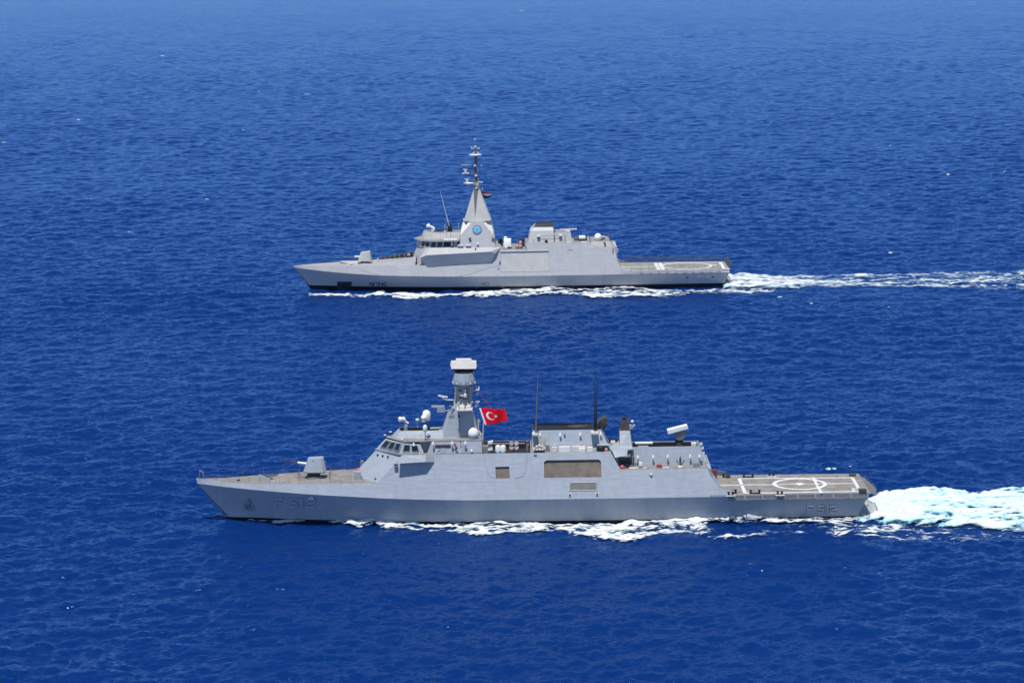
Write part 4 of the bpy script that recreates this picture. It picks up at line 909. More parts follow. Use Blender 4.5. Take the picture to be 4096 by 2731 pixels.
# electro optical director and radar on the roof
p = q('d6',470,375,-.3); di = MB().lathe((p.x,-.3,zct), [(.6,0),(.5,.25),(.3,.35)], 14).build('fire_control_radar', bay2, cm2, True)
mb = MB(); mb.cyl(q('d6',500,325,-.3), q('d6',430,275,-.3), .36, .36, 12); mb.cyl(q('d6',440,285,-.3), q('d6',345,250,-.5), .34, .5, 14); mb.cyl(q('d6',345,250,-.5), q('d6',325,240,-.55), .5, .3, 14); mb.cbox(q('d6',375,215,-.3), (.4,.4,.4)); mb.build('radar_head', white, di, True)
a, b = q('d5',510,1360,-1.2), q('d5',375,835,-1.2); w2 = MB(); w2.cyl(a, a.lerp(b,.3), .13, .10, 8).cyl(a.lerp(b,.3), b, .10, .035, 8); w2.build('whip_antenna', mat('pale whip', (.5,.52,.55), .5), cm2)
mb = MB(); p = q('d5',535,1445,-1.2); mb.cyl(p, p+Vector((-.05,0,1.9)), .38, .2, 10); mb.cyl(p+Vector((-.5,0,0)), p+Vector((-.55,0,2.2)), .16, .12, 8); mb.build('whip_base', black, cm2)
for x, y0, y1 in ((448,1350,1440),(475,1385,1440),(650,1330,1400)): MB().rod([q('d5',x,y1,-.6), q('d5',x-4,y0,-.6)], .05).cbox(q('d5',x,y0,-.6), (.2,.2,.2)).build('roof_sensor', cream, cm2)

# pyramid mast
xb0, xb1 = q('d6',1085,640,-5.85).x, q('d6',1908,620,-5.9).x
xT0, xT1 = q('d6',1155,128,-2.2).x, q('d6',1808,112,-2.2).x; xP0, xP1 = q('d6',1345,185,-4.0).x, q('d6',1622,185,-4.0).x
zP = q('d6',1480,185,-4.0).z
def oct_(x0, xa, xb, x1, ya, yb, z): return [(x0,-ya,z),(xa,-yb,z),(xb,-yb,z),(x1,-ya,z),(x1,ya,z),(xb,yb,z),(xa,yb,z),(x0,ya,z)]
zm1 = q('d6',1080,455,-4.9).z
f = (zm1-10.31)/(zP-10.31); yb_ = 5.87 + (4.0-5.87)*f
r0_, r1_, r2_ = oct_(xb0,xb0+.15,xb1-.15,xb1,5.5,5.87,10.31), oct_(xb0+.05,xb0+.25,xb1-.55,xb1-.35,yb_-.5,yb_,zm1), oct_(xT0,xP0,xP1,xT1,1.7,4.0,zP)
mb = MB(); mb.loft([r0_, r1_, r2_])
for k, f_ in enumerate(mb.f):
    if k in (8, 10, 12, 14): mb.m[k] = 1                # four corner facets, their brighter lighting put into a paler colour
pm = mb.build('mast', [wall2, cream], ship2)
zq_ = q('d5',940,1285,-3).z
a0, a1 = q('d5',738,1288,0).x, q('d5',1140,1275,0).x; s0, s1 = q('d5',880,860,0).x, q('d5',962,780,0).x; zs = q('d5',930,800,-.5).z; p0, p1 = q('d5',905,600,0).x, q('d5',942,600,0).x; zps = q('d5',930,610,-.2).z
mb = MB(); mb.loft([oct_(xT0,xP0,xP1,xT1,1.7,4.0,zP+.002), oct_(xT0+.05,xP0,xP1,xT1-.05,1.9,3.9,zP+.42)]); mb.build('mast_collar', bay2, pm)
mb = MB(); mb.loft([oct_(a0,a0+.35,a1-.35,a1,2.9,3.3,zP+.42), oct_(s0,s0+.08,s1-.08,s1,.65,.75,zs), oct_(p0,p0+.05,p1-.05,p1,.12,.25,zps)]); mb.build('mast_pyramid', bay2, pm)
mgrey = mat('mast dark grey', (.11,.115,.12), .6, .1, 1)
mb = MB(); zt5 = q('d5',905,320,-.4).z; c0 = q('d5',905,790,-.6).x; c1 = q('d5',908,320,-.6).x; zf0 = q('d5',900,1225,-2.6).z; cb = q('d5',897,1225,-2.6).x
yF = lambda z: -(3.3 + (.75-3.3)*(z-zP-.42)/(zs-zP-.42))
mb.loft([[(cb-.02,yF(zf0)-.02,zf0),(cb+.02,yF(zf0)-.02,zf0),(cb+.02,yF(zf0)+.3,zf0),(cb-.02,yF(zf0)+.3,zf0)], [(c0-.48,yF(zs)-.35,zs),(c0+.48,yF(zs)-.35,zs),(c0+.48,.4,zs),(c0-.48,.4,zs)], [(c1-.33,-.4,zt5),(c1+.33,-.4,zt5),(c1+.33,.3,zt5),(c1-.33,.3,zt5)]])
mb.build('mast_spine', mgrey, pm)
mb = MB(); c_ = q('d5',902,300,0); mb.lathe((c_.x,0,c_.z), [(.5,-.2),(1.45,-.06),(1.48,.12),(1.3,.2),(.3,.22)], 24); mb.build('antenna_ring', white, pm, True)
mb = MB(); mb.cyl((c_.x,0,c_.z),(c_.x+.02,0,q('d5',900,150,0).z),.24,.16,8); mb.cyl((c_.x,0,q('d5',900,150,0).z),(c_.x-.05,0,q('d5',895,60,0).z),.10,.07,8); mb.build('topmast', mgrey, pm)
c_ = q('d5',900,200,0); mb = MB(); mb.cbox((c_.x,0,c_.z),(2.2,.3,.16)); mb.lathe((c_.x,-.2,c_.z+.2),[(.2,0),(.26,.15),(.2,.35),(.05,.42)],10); mb.cbox((q('d5',895,62,0).x,0,q('d5',895,62,0).z),(.45,.3,.2)); mb.rod([(c_.x-.9,0,c_.z),(c_.x-.9,0,c_.z+.4)],.06); mb.build('top_yard', cream, pm)
mb = MB(); c_ = q('d5',880,285,0)
for dx, dz in ((-.5,.2),(.55,.35),(.8,.2),(-.2,.5)): mb.cbox((c_.x+.3+dx,-.5,c_.z+dz),(.35,.3,.3))
mb.build('mast_sensor', bay2, pm)
for x, y in ((895,462),(912,612),(920,795)): MB().lathe(q('d5',x,y,-1.0)-Vector((0,0,.15)), [(.25,0),(.33,.08),(.33,.28),(.2,.36)], 12).build('mast_sensor', cream, pm, True)
bar_radar('esm_antenna','d5',690,452,805,450,.0,pm,mat('pale antenna', (.42,.46,.55), .5),.13,[(805,452),(880,452)])
MB().cbox(q('d5',990,455,0), (.4,.3,.35)).rod([q('d5',985,458,0), q('d5',920,458,0)], .05).build('esm_antenna', cream, pm)
def navset(x, y, arm):
    c_ = q('d5',x,y,-.3); mb = MB(); mb.cbox((c_.x,-.3,c_.z),(.55,.5,.7), bev=.1); mb.plate([(c_.x-.5,-.7,c_.z+.38),(c_.x+.45,-.3,c_.z+.28),(c_.x+.45,-.3,c_.z+.55),(c_.x-.5,-.7,c_.z+.65)], (0,.25,0))
    mb.cyl((c_.x-.75,-.3,c_.z-.5),(c_.x+.1,-.3,c_.z-.5),.17,n=8); mb.cyl((c_.x+.2,-.3,c_.z-.45),(c_.x+.8,-.3,c_.z-.45),.2,n=8); o = mb.build('navigation_radar', cream, pm, True)
    MB().rod([(c_.x+.3,-.25,c_.z-.5), q('d5',arm,y+50,-.1)], .10, 6).build('radar_arm', mgrey, o)
navset(752,545,885); navset(775,690,880)
a, b = q('d5',765,728,-.5), q('d5',870,722,-.5); MB().cyl(a, b, .26, .22, 12).build('sensor_pod', cream, pm, True)
a, b = q('d5',925,708,.3), q('d5',1015,708,.3); MB().cyl(a, b, .13, .12, 8).build('yardarm', cream, pm)
mb = MB(); mb.cbox(q('d5',930,735,-.9), (.6,.5,.9)); mb.cbox(q('d5',890,730,-.9), (.4,.5,.5)); mb.build('mast_sensor', bay2, pm)
# emblem on the mast face
c_ = q('d6',1482,335,-4.62); n = Vector((0,-.95,.31)).normalized()
em = MB().cyl(c_-n*.1, c_+n*.06, 1.1, n=32).build('emblem', crest_ring, pm)
MB().cyl(c_+n*.05, c_+n*.09, .80, n=32).build('emblem_field', crest_blue, em)
u = Vector((1,0,0)); v = n.cross(u)*-1
if v.z < 0: v = -v
mb = MB()
def em_strip(a, b, wd): A = c_+n*.085+u*a[0]+v*a[1]; B = c_+n*.085+u*b[0]+v*b[1]; d = (B-A).normalized(); s_ = d.cross(n)*wd/2; mb.plate([A-s_,B-s_,B+s_,A+s_], n*.03)
em_strip((0,-.4),(0,.35),.1); em_strip((-.2,.2),(.2,.2),.08); em_strip((-.35,-.15),(0,-.42),.09); em_strip((.35,-.15),(0,-.42),.09)
mb.build('emblem_figure', mat('emblem dark blue', (.06,.2,.4), .6), em)
mb = MB()
for i in range(9): a_ = R(60+i*10-5); em_strip((.55*math.cos(a_),.55*math.sin(a_)), (.68*math.cos(a_),.68*math.sin(a_)), .09)
mb.build('emblem_band', mat('emblem pale', (.5,.6,.65), .6), em)
for x, y in ((1235,190),(1725,180)): MB().cbox(q('d6',x,y,-3.3), (.25,.2,.3)).build('mast_lamp', dark, pm)
p = q('d6',1318,550,-5.6); MB().lathe(p, [(.1,-.5),(.22,0),(.3,.15),(.3,.3),(.1,.36)], 12).build('mast_lamp', mgrey, pm, True); MB().cbox(q('d6',1320,510,-5.65), (.5,.3,.2)).build('lamp_cap', cream, pm)
MB().lathe(q('d6',1495,670,-6.0), [(.05,-.1),(.28,.0),(.28,.15),(.15,.3),(.02,.34)], 14).build('radome', white, pm, True)
p = q('d6',1850,500,-5.3); MB().box((p.x-.4,-5.8,p.z-.35),(p.x+.4,-4.3,p.z+.3)).build('mast_platform', bay2, pm)
MB().rod([q('d6',1855,460,-5.3), q('d6',1862,330,-5.3)], .05).build('antenna_rod', cream, pm)
for x0, x1 in ((1035,1160),(1220,1345)): a, b = q('d6',x0,712,-6.2), q('d6',x1,684,-6.2); MB().box((a.x,-6.3,a.z),(b.x,-5.85,b.z)).build('liferaft_rack', white, ship2)
a = q('d6',785,735,-7.1); mb = MB(); mb.cbox((a.x,-6.55,9.75),(.75,.5,.85), bev=.08); mb.build('searchlight', white, ship2, True); MB().cbox((a.x,-7.3,9.05),(.9,.3,.55), bev=.06).build('flood_light', white, ship2)
MB().rod([on_side(H2,'d6',1445,760,.5), on_side(H2,'d6',1445,850,1.0)], .14, 8).build('wing_fitting', dark, ship2)

# forecastle: gun, shield, V-shaped bulwarks
gp = q('d1',1215,590,-.6); gx = gp.x; gz = 6.15
gun2 = MB().lathe((gx,0,gz-.2), [(1.35,0),(1.35,.28),(1.1,.3)], 24).build('naval_gun', bay2, ship2, True)
MB().lathe((gx,0,gz), [(1.05,0),(1.05,.35)], 20).build('gun_base', black, gun2, True)
def g2(x, y, yl): return q('d1', x, y, yl)
mb = MB(); zb_ = g2(1200,575,-1.1).z
mb.loft([[g2(1098,582,-1.0), g2(1130,572,-1.25), g2(1298,572,-1.25), Vector((g2(1330,570,0).x,-.6,zb_)), Vector((g2(1330,570,0).x,.6,zb_)), g2(1298,572,-1.25)*Vector((1,0,0)).x if False else Vector((g2(1298,572,-1.25).x,1.25,zb_)), Vector((g2(1130,572,-1.25).x,1.25,zb_)), Vector((g2(1098,582,-1).x,1.0,zb_))],
         [Vector((g2(1150,440,-.4).x,-.5,g2(1160,430,-.5).z)), Vector((g2(1165,430,-.7).x,-.75,g2(1165,430,-.7).z)), Vector((g2(1292,412,-.7).x,-.75,g2(1292,412,-.7).z)), Vector((g2(1296,412,0).x,-.35,g2(1292,412,-.4).z)), Vector((g2(1296,412,0).x,.35,g2(1292,412,-.4).z)), Vector((g2(1292,412,-.7).x,.75,g2(1292,412,-.7).z)), Vector((g2(1165,430,-.7).x,.75,g2(1165,430,-.7).z)), Vector((g2(1150,440,-.4).x,.5,g2(1160,430,-.5).z))]])
mb.build('gun_turret', bay2, gun2)
o = MB().cyl(g2(1140,495,0), g2(1050,495,0), .19, .16, 12).build('barrel_sleeve', white, gun2, True); MB().cyl(g2(1060,497,0), g2(880,507,0), .10, .08, 8).build('barrel', mgrey, gun2, True)
sx = g2(820,572,-1.2).x
mb = MB(); e_ = qz('d1',1090,608,6.15)
for s_ in (-1, 1): mb.loft([[(sx,0,6.05),(sx+2.2,s_*2.6,6.05),(sx+4.4,s_*2.6,6.05),(sx+4.4,0,6.05)], [(sx-.2,0,6.75),(sx+2.6,s_*2.7,6.25),(sx+4.3,s_*2.4,6.45),(sx+4.3,0,6.7)]])
mb.build('gun_shield', bay2, ship2)
A0, A1 = q('d1',1392,548,-1.7), q('d1',2005,500,-5.6)
mb = MB(); mb.sym([(A0.x-.3,-1.9,6.0),(A1.x-.1,-6.4,6.1)], [(A0.x,-1.7,A0.z),(A1.x+.2,-5.55,A1.z)]); fo = mb.build('forecastle', [wall2, deck2], None, deck=True)
mb = MB(); mb.loft([[(A0.x+.5,-1.55,5),(A1.x-.1,-5.3,5),(A1.x-.1,5.3,5),(A0.x+.5,1.55,5)], [(A0.x+.5,-1.55,10),(A1.x-.1,-5.3,10),(A1.x-.1,5.3,10),(A0.x+.5,1.55,10)]])
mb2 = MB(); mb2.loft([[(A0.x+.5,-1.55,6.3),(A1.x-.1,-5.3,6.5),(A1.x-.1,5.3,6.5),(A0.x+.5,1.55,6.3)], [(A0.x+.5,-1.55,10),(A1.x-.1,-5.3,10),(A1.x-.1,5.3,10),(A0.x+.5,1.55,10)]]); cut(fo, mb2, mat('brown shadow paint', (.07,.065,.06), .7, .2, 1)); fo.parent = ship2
mb = MB()
for k in range(8):
    t = .08+k*.12; x = A0.x+(A1.x-A0.x)*t; y = 1.5+(5.2-1.5)*t; mb.box((x,y-.12,6.4),(x+.12,y,7.0+1.2*t))
mb.build('bulwark_stay', bay2, fo)
p = q('d1',1845,500,4.0); MB().cbox(p, (.6,.4,.5)).build('hose_box', mat('brown red box', (.25,.08,.05), .6), fo)
p = q('d1',1900,465,4.0); MB().cbox(p, (.7,.4,.3)).build('deck_locker', cream, fo)
MB().box((22,-1.6,6.35),(28.5,1.6,6.9)).build('missile_hatch', bay2, fo)

# midship gap, funnel house, aft gear
mb = MB(); a, b = q('d6',2092,735,-3.9), q('d6',2265,548,-3.9); mb.cbox(((a.x+b.x)/2,-3.2,(a.z+b.z)/2), (b.x-a.x,1.5,b.z-a.z), bev=.12); bx_ = mb.build('satellite_cabinet', white, ship2, True)
mb = MB(); c_ = q('d6',2135,545,-3.4); mb.lathe((c_.x,-3.4,c_.z-.1), [(.4,0),(.4,.45),(.28,.62),(.02,.68)], 14); mb.build('cabinet_dome', white, bx_, True)
MB().box((a.x+.05,-3.7,9.5),(b.x-.05,-2.7,a.z)).build('cabinet_stand', dark, bx_)
MB().lathe(q('d6',2145,775,-4.8), [(.3,0),(.34,.2),(.3,.5),(.1,.62)], 12).build('vent_cap', white, ship2, True)
ml2 = MB(); a, b = q('d3',30,610,-4.2), q('d3',180,560,-4.2); ml2.box((a.x,-4.1,9.5),(b.x,-3.9,a.z+.35)); ms2 = ml2.build('missile_launcher', bay2, ship2)
for x, y, m_ in ((75,555,pink),(134,555,pink),(134,502,pink),(75,540,mgrey)):
    c_ = q('d3',x,y,-4.5); o = MB().cyl(c_, c_+Vector((0,2.4,-.5)), .34, n=18).build('tube', mgrey, ms2, True)
    if m_ is pink: MB().cyl(c_+Vector((0,-.06,.01)), c_+Vector((0,.03,0)), .37, n=18).build('tube_cap', mat('pink tube cap', (.72,.32,.32), .6), o, True)
railing([(49.9,-5.9,9.55),(54.8,-5.9,9.55)], 'railing', ship2, 1.0, 1.2, bay2)
mb = MB()
for x, y, w_ in ((2000,600,.8),(2040,640,.6)): a = q('d6',x,y,1.0); mb.cbox((a.x,1.0,9.55+.9),(w_,1.0,1.8))
mb.box((53.5,-.5,9.5),(54.8,3.5,11.3)); mb.build('gear_crate', dark, ship2)
fB = [q('d3',262,520,-4.3), q('d3',1005,508,-4.3)]; z0_ = 10.86
Pf = [(270,515),(302,310),(385,205),(372,250),(682,245),(700,345),(712,520)]
mb = MB(); mb.sym([(fB[0].x,-4.3,z0_),(q('d3',705,520,-4.3).x,-4.3,z0_)], [(q('d3',300,312,-3.4).x,-3.2,q('d3',300,312,-3.2).z),(q('d3',697,345,-3.2).x,-3.2,q('d3',300,312,-3.2).z)], [(q('d3',370,250,-2.6).x,-2.6,q('d3',500,248,-2.6).z),(q('d3',683,247,-2.6).x,-2.6,q('d3',500,248,-2.6).z)])
fun2 = mb.build('funnel', wall2, ship2)
zc = q('d3',500,248,-2.6).z; zct2 = q('d3',540,195,-2.2).z
mb = MB(); mb.sym([(q('d3',370,250,-2.6).x-.02,-2.63,zc+.01),(q('d3',683,247,-2.6).x+.02,-2.63,zc+.01)], [(q('d3',388,195,-2.2).x,-2.2,zct2),(q('d3',706,180,-2.2).x,-2.2,zct2+.15)]); mb.build('funnel_cap', mat('funnel cap black', (.014,.016,.020), .6, .2, 1), fun2)
mb = MB(); mb.plate([q('d3',300,315,-1.5), q('d3',372,248,-1.5), q('d3',388,195,-1.5), q('d3',310,290,-1.5)], (0,3.0,0)); mb.build('funnel_fairing', bay2, fun2)
zl = q('d3',850,345,-3.6).z
mb = MB(); x0, x1 = q('d3',712,515,-4.3).x, q('d3',1008,508,-4.3).x; mb.sym([(x0,-4.3,z0_),(x1,-4.3,z0_)], [(x0,-3.5,zl),(q('d3',985,350,-3.5).x,-3.5,zl)]); mb.build('aft_house', [wall2, deck2], ship2, deck=True)
p0, p1 = q('d3',890,345,-.5), q('d3',980,350,-.5); pt0, pt1 = q('d3',918,300,-.3), q('d3',962,300,-.3)
mb = MB(); mb.sym([(p0.x,-.6,zl),(p1.x,-.6,zl)], [(pt0.x,-.35,pt0.z),(pt1.x,-.35,pt0.z)]); rp = mb.build('radar_pedestal', bay2, ship2)
bar_radar('navigation_radar','d3',802,292,1090,278,0,rp,white,.26)
MB().box(q('d3',715,352,-2.0)+Vector((0,0,-.1)), q('d3',895,338,-1.5)).build('roof_locker', cream, ship2)
for x0,x1,y0,y1,m_ in ((415,465,395,415,white),(790,838,382,400,white),(418,465,422,442,dark),(790,835,402,425,mgrey),(550,595,470,515,black),(920,985,494,510,white)):
    a,b = q('d3',x0,y1,-4.35), q('d3',x1,y0,-4.35); MB().box((a.x,-4.45,a.z),(b.x,-3.3,b.z)).build('wall_fitting', m_, fun2)
MB().rod([q('d3',430,404,-4.2), q('d3',800,388,-4.2)], .05, 6).build('cable_tray', mgrey, fun2)
MB().rod([q('d3',572,470,-4.4), q('d3',566,450,-4.4)], .08, 6).build('wall_lamp', black, fun2)
for x, y0, y1 in ((713,395,470),(360,465,512)): MB().rod([q('d3',x,y0,-4.1), q('d3',x,y1,-4.35)], .06, 6).build('wall_pipe', mgrey, fun2)
mb = MB(); l0, l1 = q('d3',876,515,-4.4), q('d3',874,372,-3.7); l2, l3 = l0+Vector((.45,0,0)), l1+Vector((.45,0,0)); mb.rod([l0,l1],.03).rod([l2,l3],.03)
for k in range(11): mb.rod([l0.lerp(l1,k/10), l2.lerp(l3,k/10)], .025, 4)
mb.build('ladder', bay2, ship2)
# white boat canister on dark crates, dome, stern sensors
a, b = q('d3',1130,430,-2.2), q('d3',1232,425,-2.2); cr = MB().box((a.x-.1,-2.6,10.95),(q('d3',1280,495,-2).x,1.0,q('d3',1200,450,-2.2).z)).build('gear_crate', mat('crate olive grey', (.06,.06,.05), .7, .3, 2), ship2)
MB().cyl(a+Vector((0,0,-.0)), b+Vector((0,0,.0)), .52, n=18).build('canister', white, cr, True)
mb = MB()
for k in range(9): x = q('d3',1020+k*13,495,-1.5).x; mb.box((x,-1.5,10.95),(x+.1,.5,q('d3',1060,428,-1.5).z))
mb.build('stowage_rack', mgrey, ship2)
for x0,x1 in ((1010,1040),(1270,1285)): a,b = q('d3',x0,490,-3), q('d3',x1,455 if x0<1100 else 405,-3); MB().box((a.x,-3.2,10.93),(b.x,-2.6,b.z)).build('deck_post', cream, ship2)
a,b = q('d3',1165,508,-5.0), q('d3',1262,494,-5.0); MB().box((a.x,-5.2,10.93),(b.x,-4.5,b.z+.05)).build('deck_locker', white, ship2)
mb = MB(); a,b = q('d3',1325,585,-5.6), q('d3',1725,580,-5.6); zt6 = q('d3',1430,495,-5.2).z; mb.sym([(a.x,-5.6,9.9),(b.x-.5,-5.6,9.9)], [(a.x+.1,-5.1,zt6),(b.x-1.0,-5.1,zt6)]); ah = mb.build('aft_deckhouse', [mat('warm bulwark paint', (.42,.41,.37), .6, .06, .5), deck2], ship2, deck=True)
MB().plate([q('d3',1545,500,-5.35), q('d3',1575,500,-5.35), q('d3',1588,580,-5.75), q('d3',1562,580,-5.75)], (0,.12,0)).build('doorway', dark, ah)
for x, y in ((1445,562),(1390,560)): MB().cbox(q('d3',x,y,-5.75), (.3,.15,.2)).build('wall_fitting', cream, ah)
p = q('d3',1448,440,-3.0); dm = MB().lathe(p, [(.72,-1.3),(.72,-.35),(.86,-.1),(.88,.2),(.8,.65),(.55,1.0),(.25,1.18),(.02,1.22)], 22).build('radome', white, ah, True)
MB().lathe(p, [(.75,-1.5),(.76,-.3),(.7,-.28)], 22).build('radome_drum', bay2, dm, True)
mb = MB(); a = q('d3',1530,455,-2.2); mb.cbox((a.x,-2.2,a.z),(1.0,.8,1.0), bev=.1); mb.build('optical_director', mgrey, ah, True); a,b=q('d3',1505,415,-2.3),q('d3',1565,400,-2.3); MB().box((a.x,-2.5,a.z),(b.x,-1.6,b.z)).build('director_cap', cream, ah)
MB().box(q('d3',1490,490,-4.2), q('d3',1610,478,-3.2)).build('roof_shelf', cream, ah)
mb = MB(); mb.rod([q('d3',1650,490,-3.0), q('d3',1640,375,-3.0)], .07)
for y in (375,400,430): mb.cbox(q('d3',1643,y,-3.0), (.4,.3,.22))
mb.build('stern_light_mast', mgrey, ah)
for x, y in ((1725,540),(1770,625),(1770,655),(1772,668)): MB().cbox(q('d3',x,y,-5.4), (.6,.4,.22)).build('hangar_light', cream, sup2)
MB().rod([q('d3',1768,665,-5.4), q('d3',1775,770,-5.6)], .06).cbox(q('d3',1782,790,-5.7), (.4,.3,.25)).build('drain_line', bay2, sup2)

# flight deck and its rails
rows = []
for i in range(15):
    x = 76.5 + (103.0-76.5)*i/14; w_ = H2.yk(x)-.55; rows.append([(x,-H2.yk(x)-.03,3.72),(x,-w_,4.4),(x,w_,4.4),(x,H2.yk(x)+.03,3.72)])
mb = MB(); mb.loft(rows); fd2 = mb.build('flight_deck', [bay2, deck2], ship2, deck=True)
zm = 4.415
def dk2(x, y): p = qz('d4', x, y, zm); return (p.x, p.y)
cc = dk2(1355,640); mb = MB(); arc(mb, cc, 5.5, 6.2, zm, 72); mb.build('landing_circle', line, fd2)
mb = MB(); a, b = dk2(1240,637), dk2(1400,634); strip(mb, a, b, 1.0, zm); mb.build('landing_grid', mat('dark deck grid', (.12,.12,.115), .8), fd2)
mb = MB(); a, b, c_, d_ = dk2(872,595), dk2(925,708), dk2(940,595), dk2(992,700); strip(mb, a, b, .85, zm+.004); strip(mb, c_, d_, .85, zm+.004); m1 = ((a[0]+b[0])/2,(a[1]+b[1])/2); m2 = ((c_[0]+d_[0])/2,(c_[1]+d_[1])/2); strip(mb, m1, m2, .8, zm+.008); mb.build('letter_marking', line, fd2)
mb = MB(); strip(mb, dk2(300,662), dk2(890,649), .7, zm); mb.build('centre_line', line, fd2)
mb = MB(); strip(mb, dk2(1885,585), dk2(1950,690), .8, zm+.004); strip(mb, dk2(1760,628), dk2(1825,628), 1.2, zm); strip(mb, dk2(1000,590), dk2(1885,578), .5, zm); mb.build('stern_marking', line, fd2)
for x, y in ((1275,593),(1335,692)): mb = MB(); p = dk2(x,y); strip(mb, (p[0]-.5,p[1]), (p[0]+.5,p[1]), .9, zm+.012); mb.build('deck_mark', line, fd2)
# far side: raised net screens; near side: nets folded down on triangular brackets, thin stanchions
for i in range(9):
    x0 = 79.0+i*2.62; x1 = x0+2.5; y0 = H2.yk(x0)-.5; y1 = H2.yk(x1)-.5; mb = MB()
    for a, b in (((x0,y0,4.4),(x0,y0+.2,5.75)),((x1,y1,4.4),(x1,y1+.2,5.75)),((x0,y0+.2,5.75),(x1,y1+.2,5.75))): mb.rod([a,b], .05, 5)
    for k in range(1,12): t = k/12; xx = x0+(x1-x0)*t; yy = y0+(y1-y0)*t; mb.rod([(xx,yy,4.4),(xx,yy+.2,5.75)], .022, 4)
    for k in range(1,7): t = k/7; mb.rod([(x0,y0+.2*t,4.4+1.35*t),(x1,y1+.2*t,4.4+1.35*t)], .022, 4)
    mb.build('safety_net', mat('dark net', (.07,.085,.11), .8), fd2)
mb = MB(); n_ = 6
ys_ = [-6.6+13.2*k/n_ for k in range(n_+1)]
for a, b in zip(ys_[:-1], ys_[1:]):
    mb.rod([(103.0,a,4.4),(103.5,a,5.7),(103.5,b,5.7),(103.0,b,4.4)], .05, 5)
    for k in range(1,10): yy = a+(b-a)*k/10; mb.rod([(103.0,yy,4.4),(103.5,yy,5.7)], .03, 4)
    for k in range(1,6): t = k/6; mb.rod([(103+.5*t,a,4.4+1.3*t),(103+.5*t,b,4.4+1.3*t)], .03, 4)
mb.build('stern_net', mat('dark net', (.07,.085,.11), .8), fd2)
for i in range(10):
    x = 82.3+i*2.03; w_ = H2.yk(x); mb = MB(); mb.loft([[(x-.32,-w_-.04,3.74),(x+.32,-w_-.04,3.74),(x+.1,-w_+.5,4.4),(x-.1,-w_+.5,4.4)], [(x-.32,-w_-.1,3.74),(x+.32,-w_-.1,3.74),(x+.1,-w_+.42,4.5),(x-.1,-w_+.42,4.5)]]); mb.build('net_bracket', mgrey, fd2)
railing([(80.0,-H2.yk(80)+.5,4.4),(90,-H2.yk(90)+.5,4.4),(101,-H2.yk(101)+.55,4.4)], 'railing', fd2, 1.05, 2.0, steel, .035, (.3,.6,1.0))
mb = MB(); mb.loft([[(101.4,-6.95,4.4),(103.0,-6.85,4.4),(103.0,-7.45,3.75),(101.2,-7.5,3.75)], [(101.5,-6.8,4.62),(103.02,-6.7,4.62),(103.05,-7.5,3.7),(101.2,-7.55,3.7)]]); mb.build('stern_corner', bay2, fd2)
# small flag half hidden behind the mast
O2 = Vector((*SHIP['d'], 0)); f0, f1, f2, f3 = q('d5',965,840,1.0), q('d5',1015,955,1.0), q('d5',1145,860,1.0), q('d5',1135,925,1.0)
def fp(u, v): p = f0.lerp(f2,u).lerp(f1.lerp(f3,u),v); p.z += .08*math.sin(u*6+1)-.04; p.y += .25*math.sin(u*7); return O2+p
def band(name, v0, v1, m, parent):
    mb = MB(); nu, nv = 18, 5; vs = [fp(i/nu, v0+(v1-v0)*j/nv) for i in range(nu+1) for j in range(nv+1)]
    mb.add(vs, [(i*(nv+1)+j,(i+1)*(nv+1)+j,(i+1)*(nv+1)+j+1,i*(nv+1)+j+1) for i in range(nu) for j in range(nv)]); o = mb.build(name, m, parent, True); md = o.modifiers.new('t','SOLIDIFY'); md.thickness = .02; return o
flag2 = band('striped_flag', 0, .26, mat('dull red cloth', (.22,.008,.025), .8), None); tag(flag2, 'small red, white and black flag flying behind the pyramid mast', 'flag')
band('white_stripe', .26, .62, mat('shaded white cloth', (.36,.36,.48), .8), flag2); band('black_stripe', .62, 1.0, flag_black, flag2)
eg = fp(.45,.44); MB().cyl(eg+Vector((0,-.05,0)), eg+Vector((0,.05,0)), .16, n=8).build('flag_emblem', gold, flag2)
MB().rod([q('d5',1005,840,1.0), q('d5',1008,790,1.0)], .07).build('flag_gaff', cream, pm)

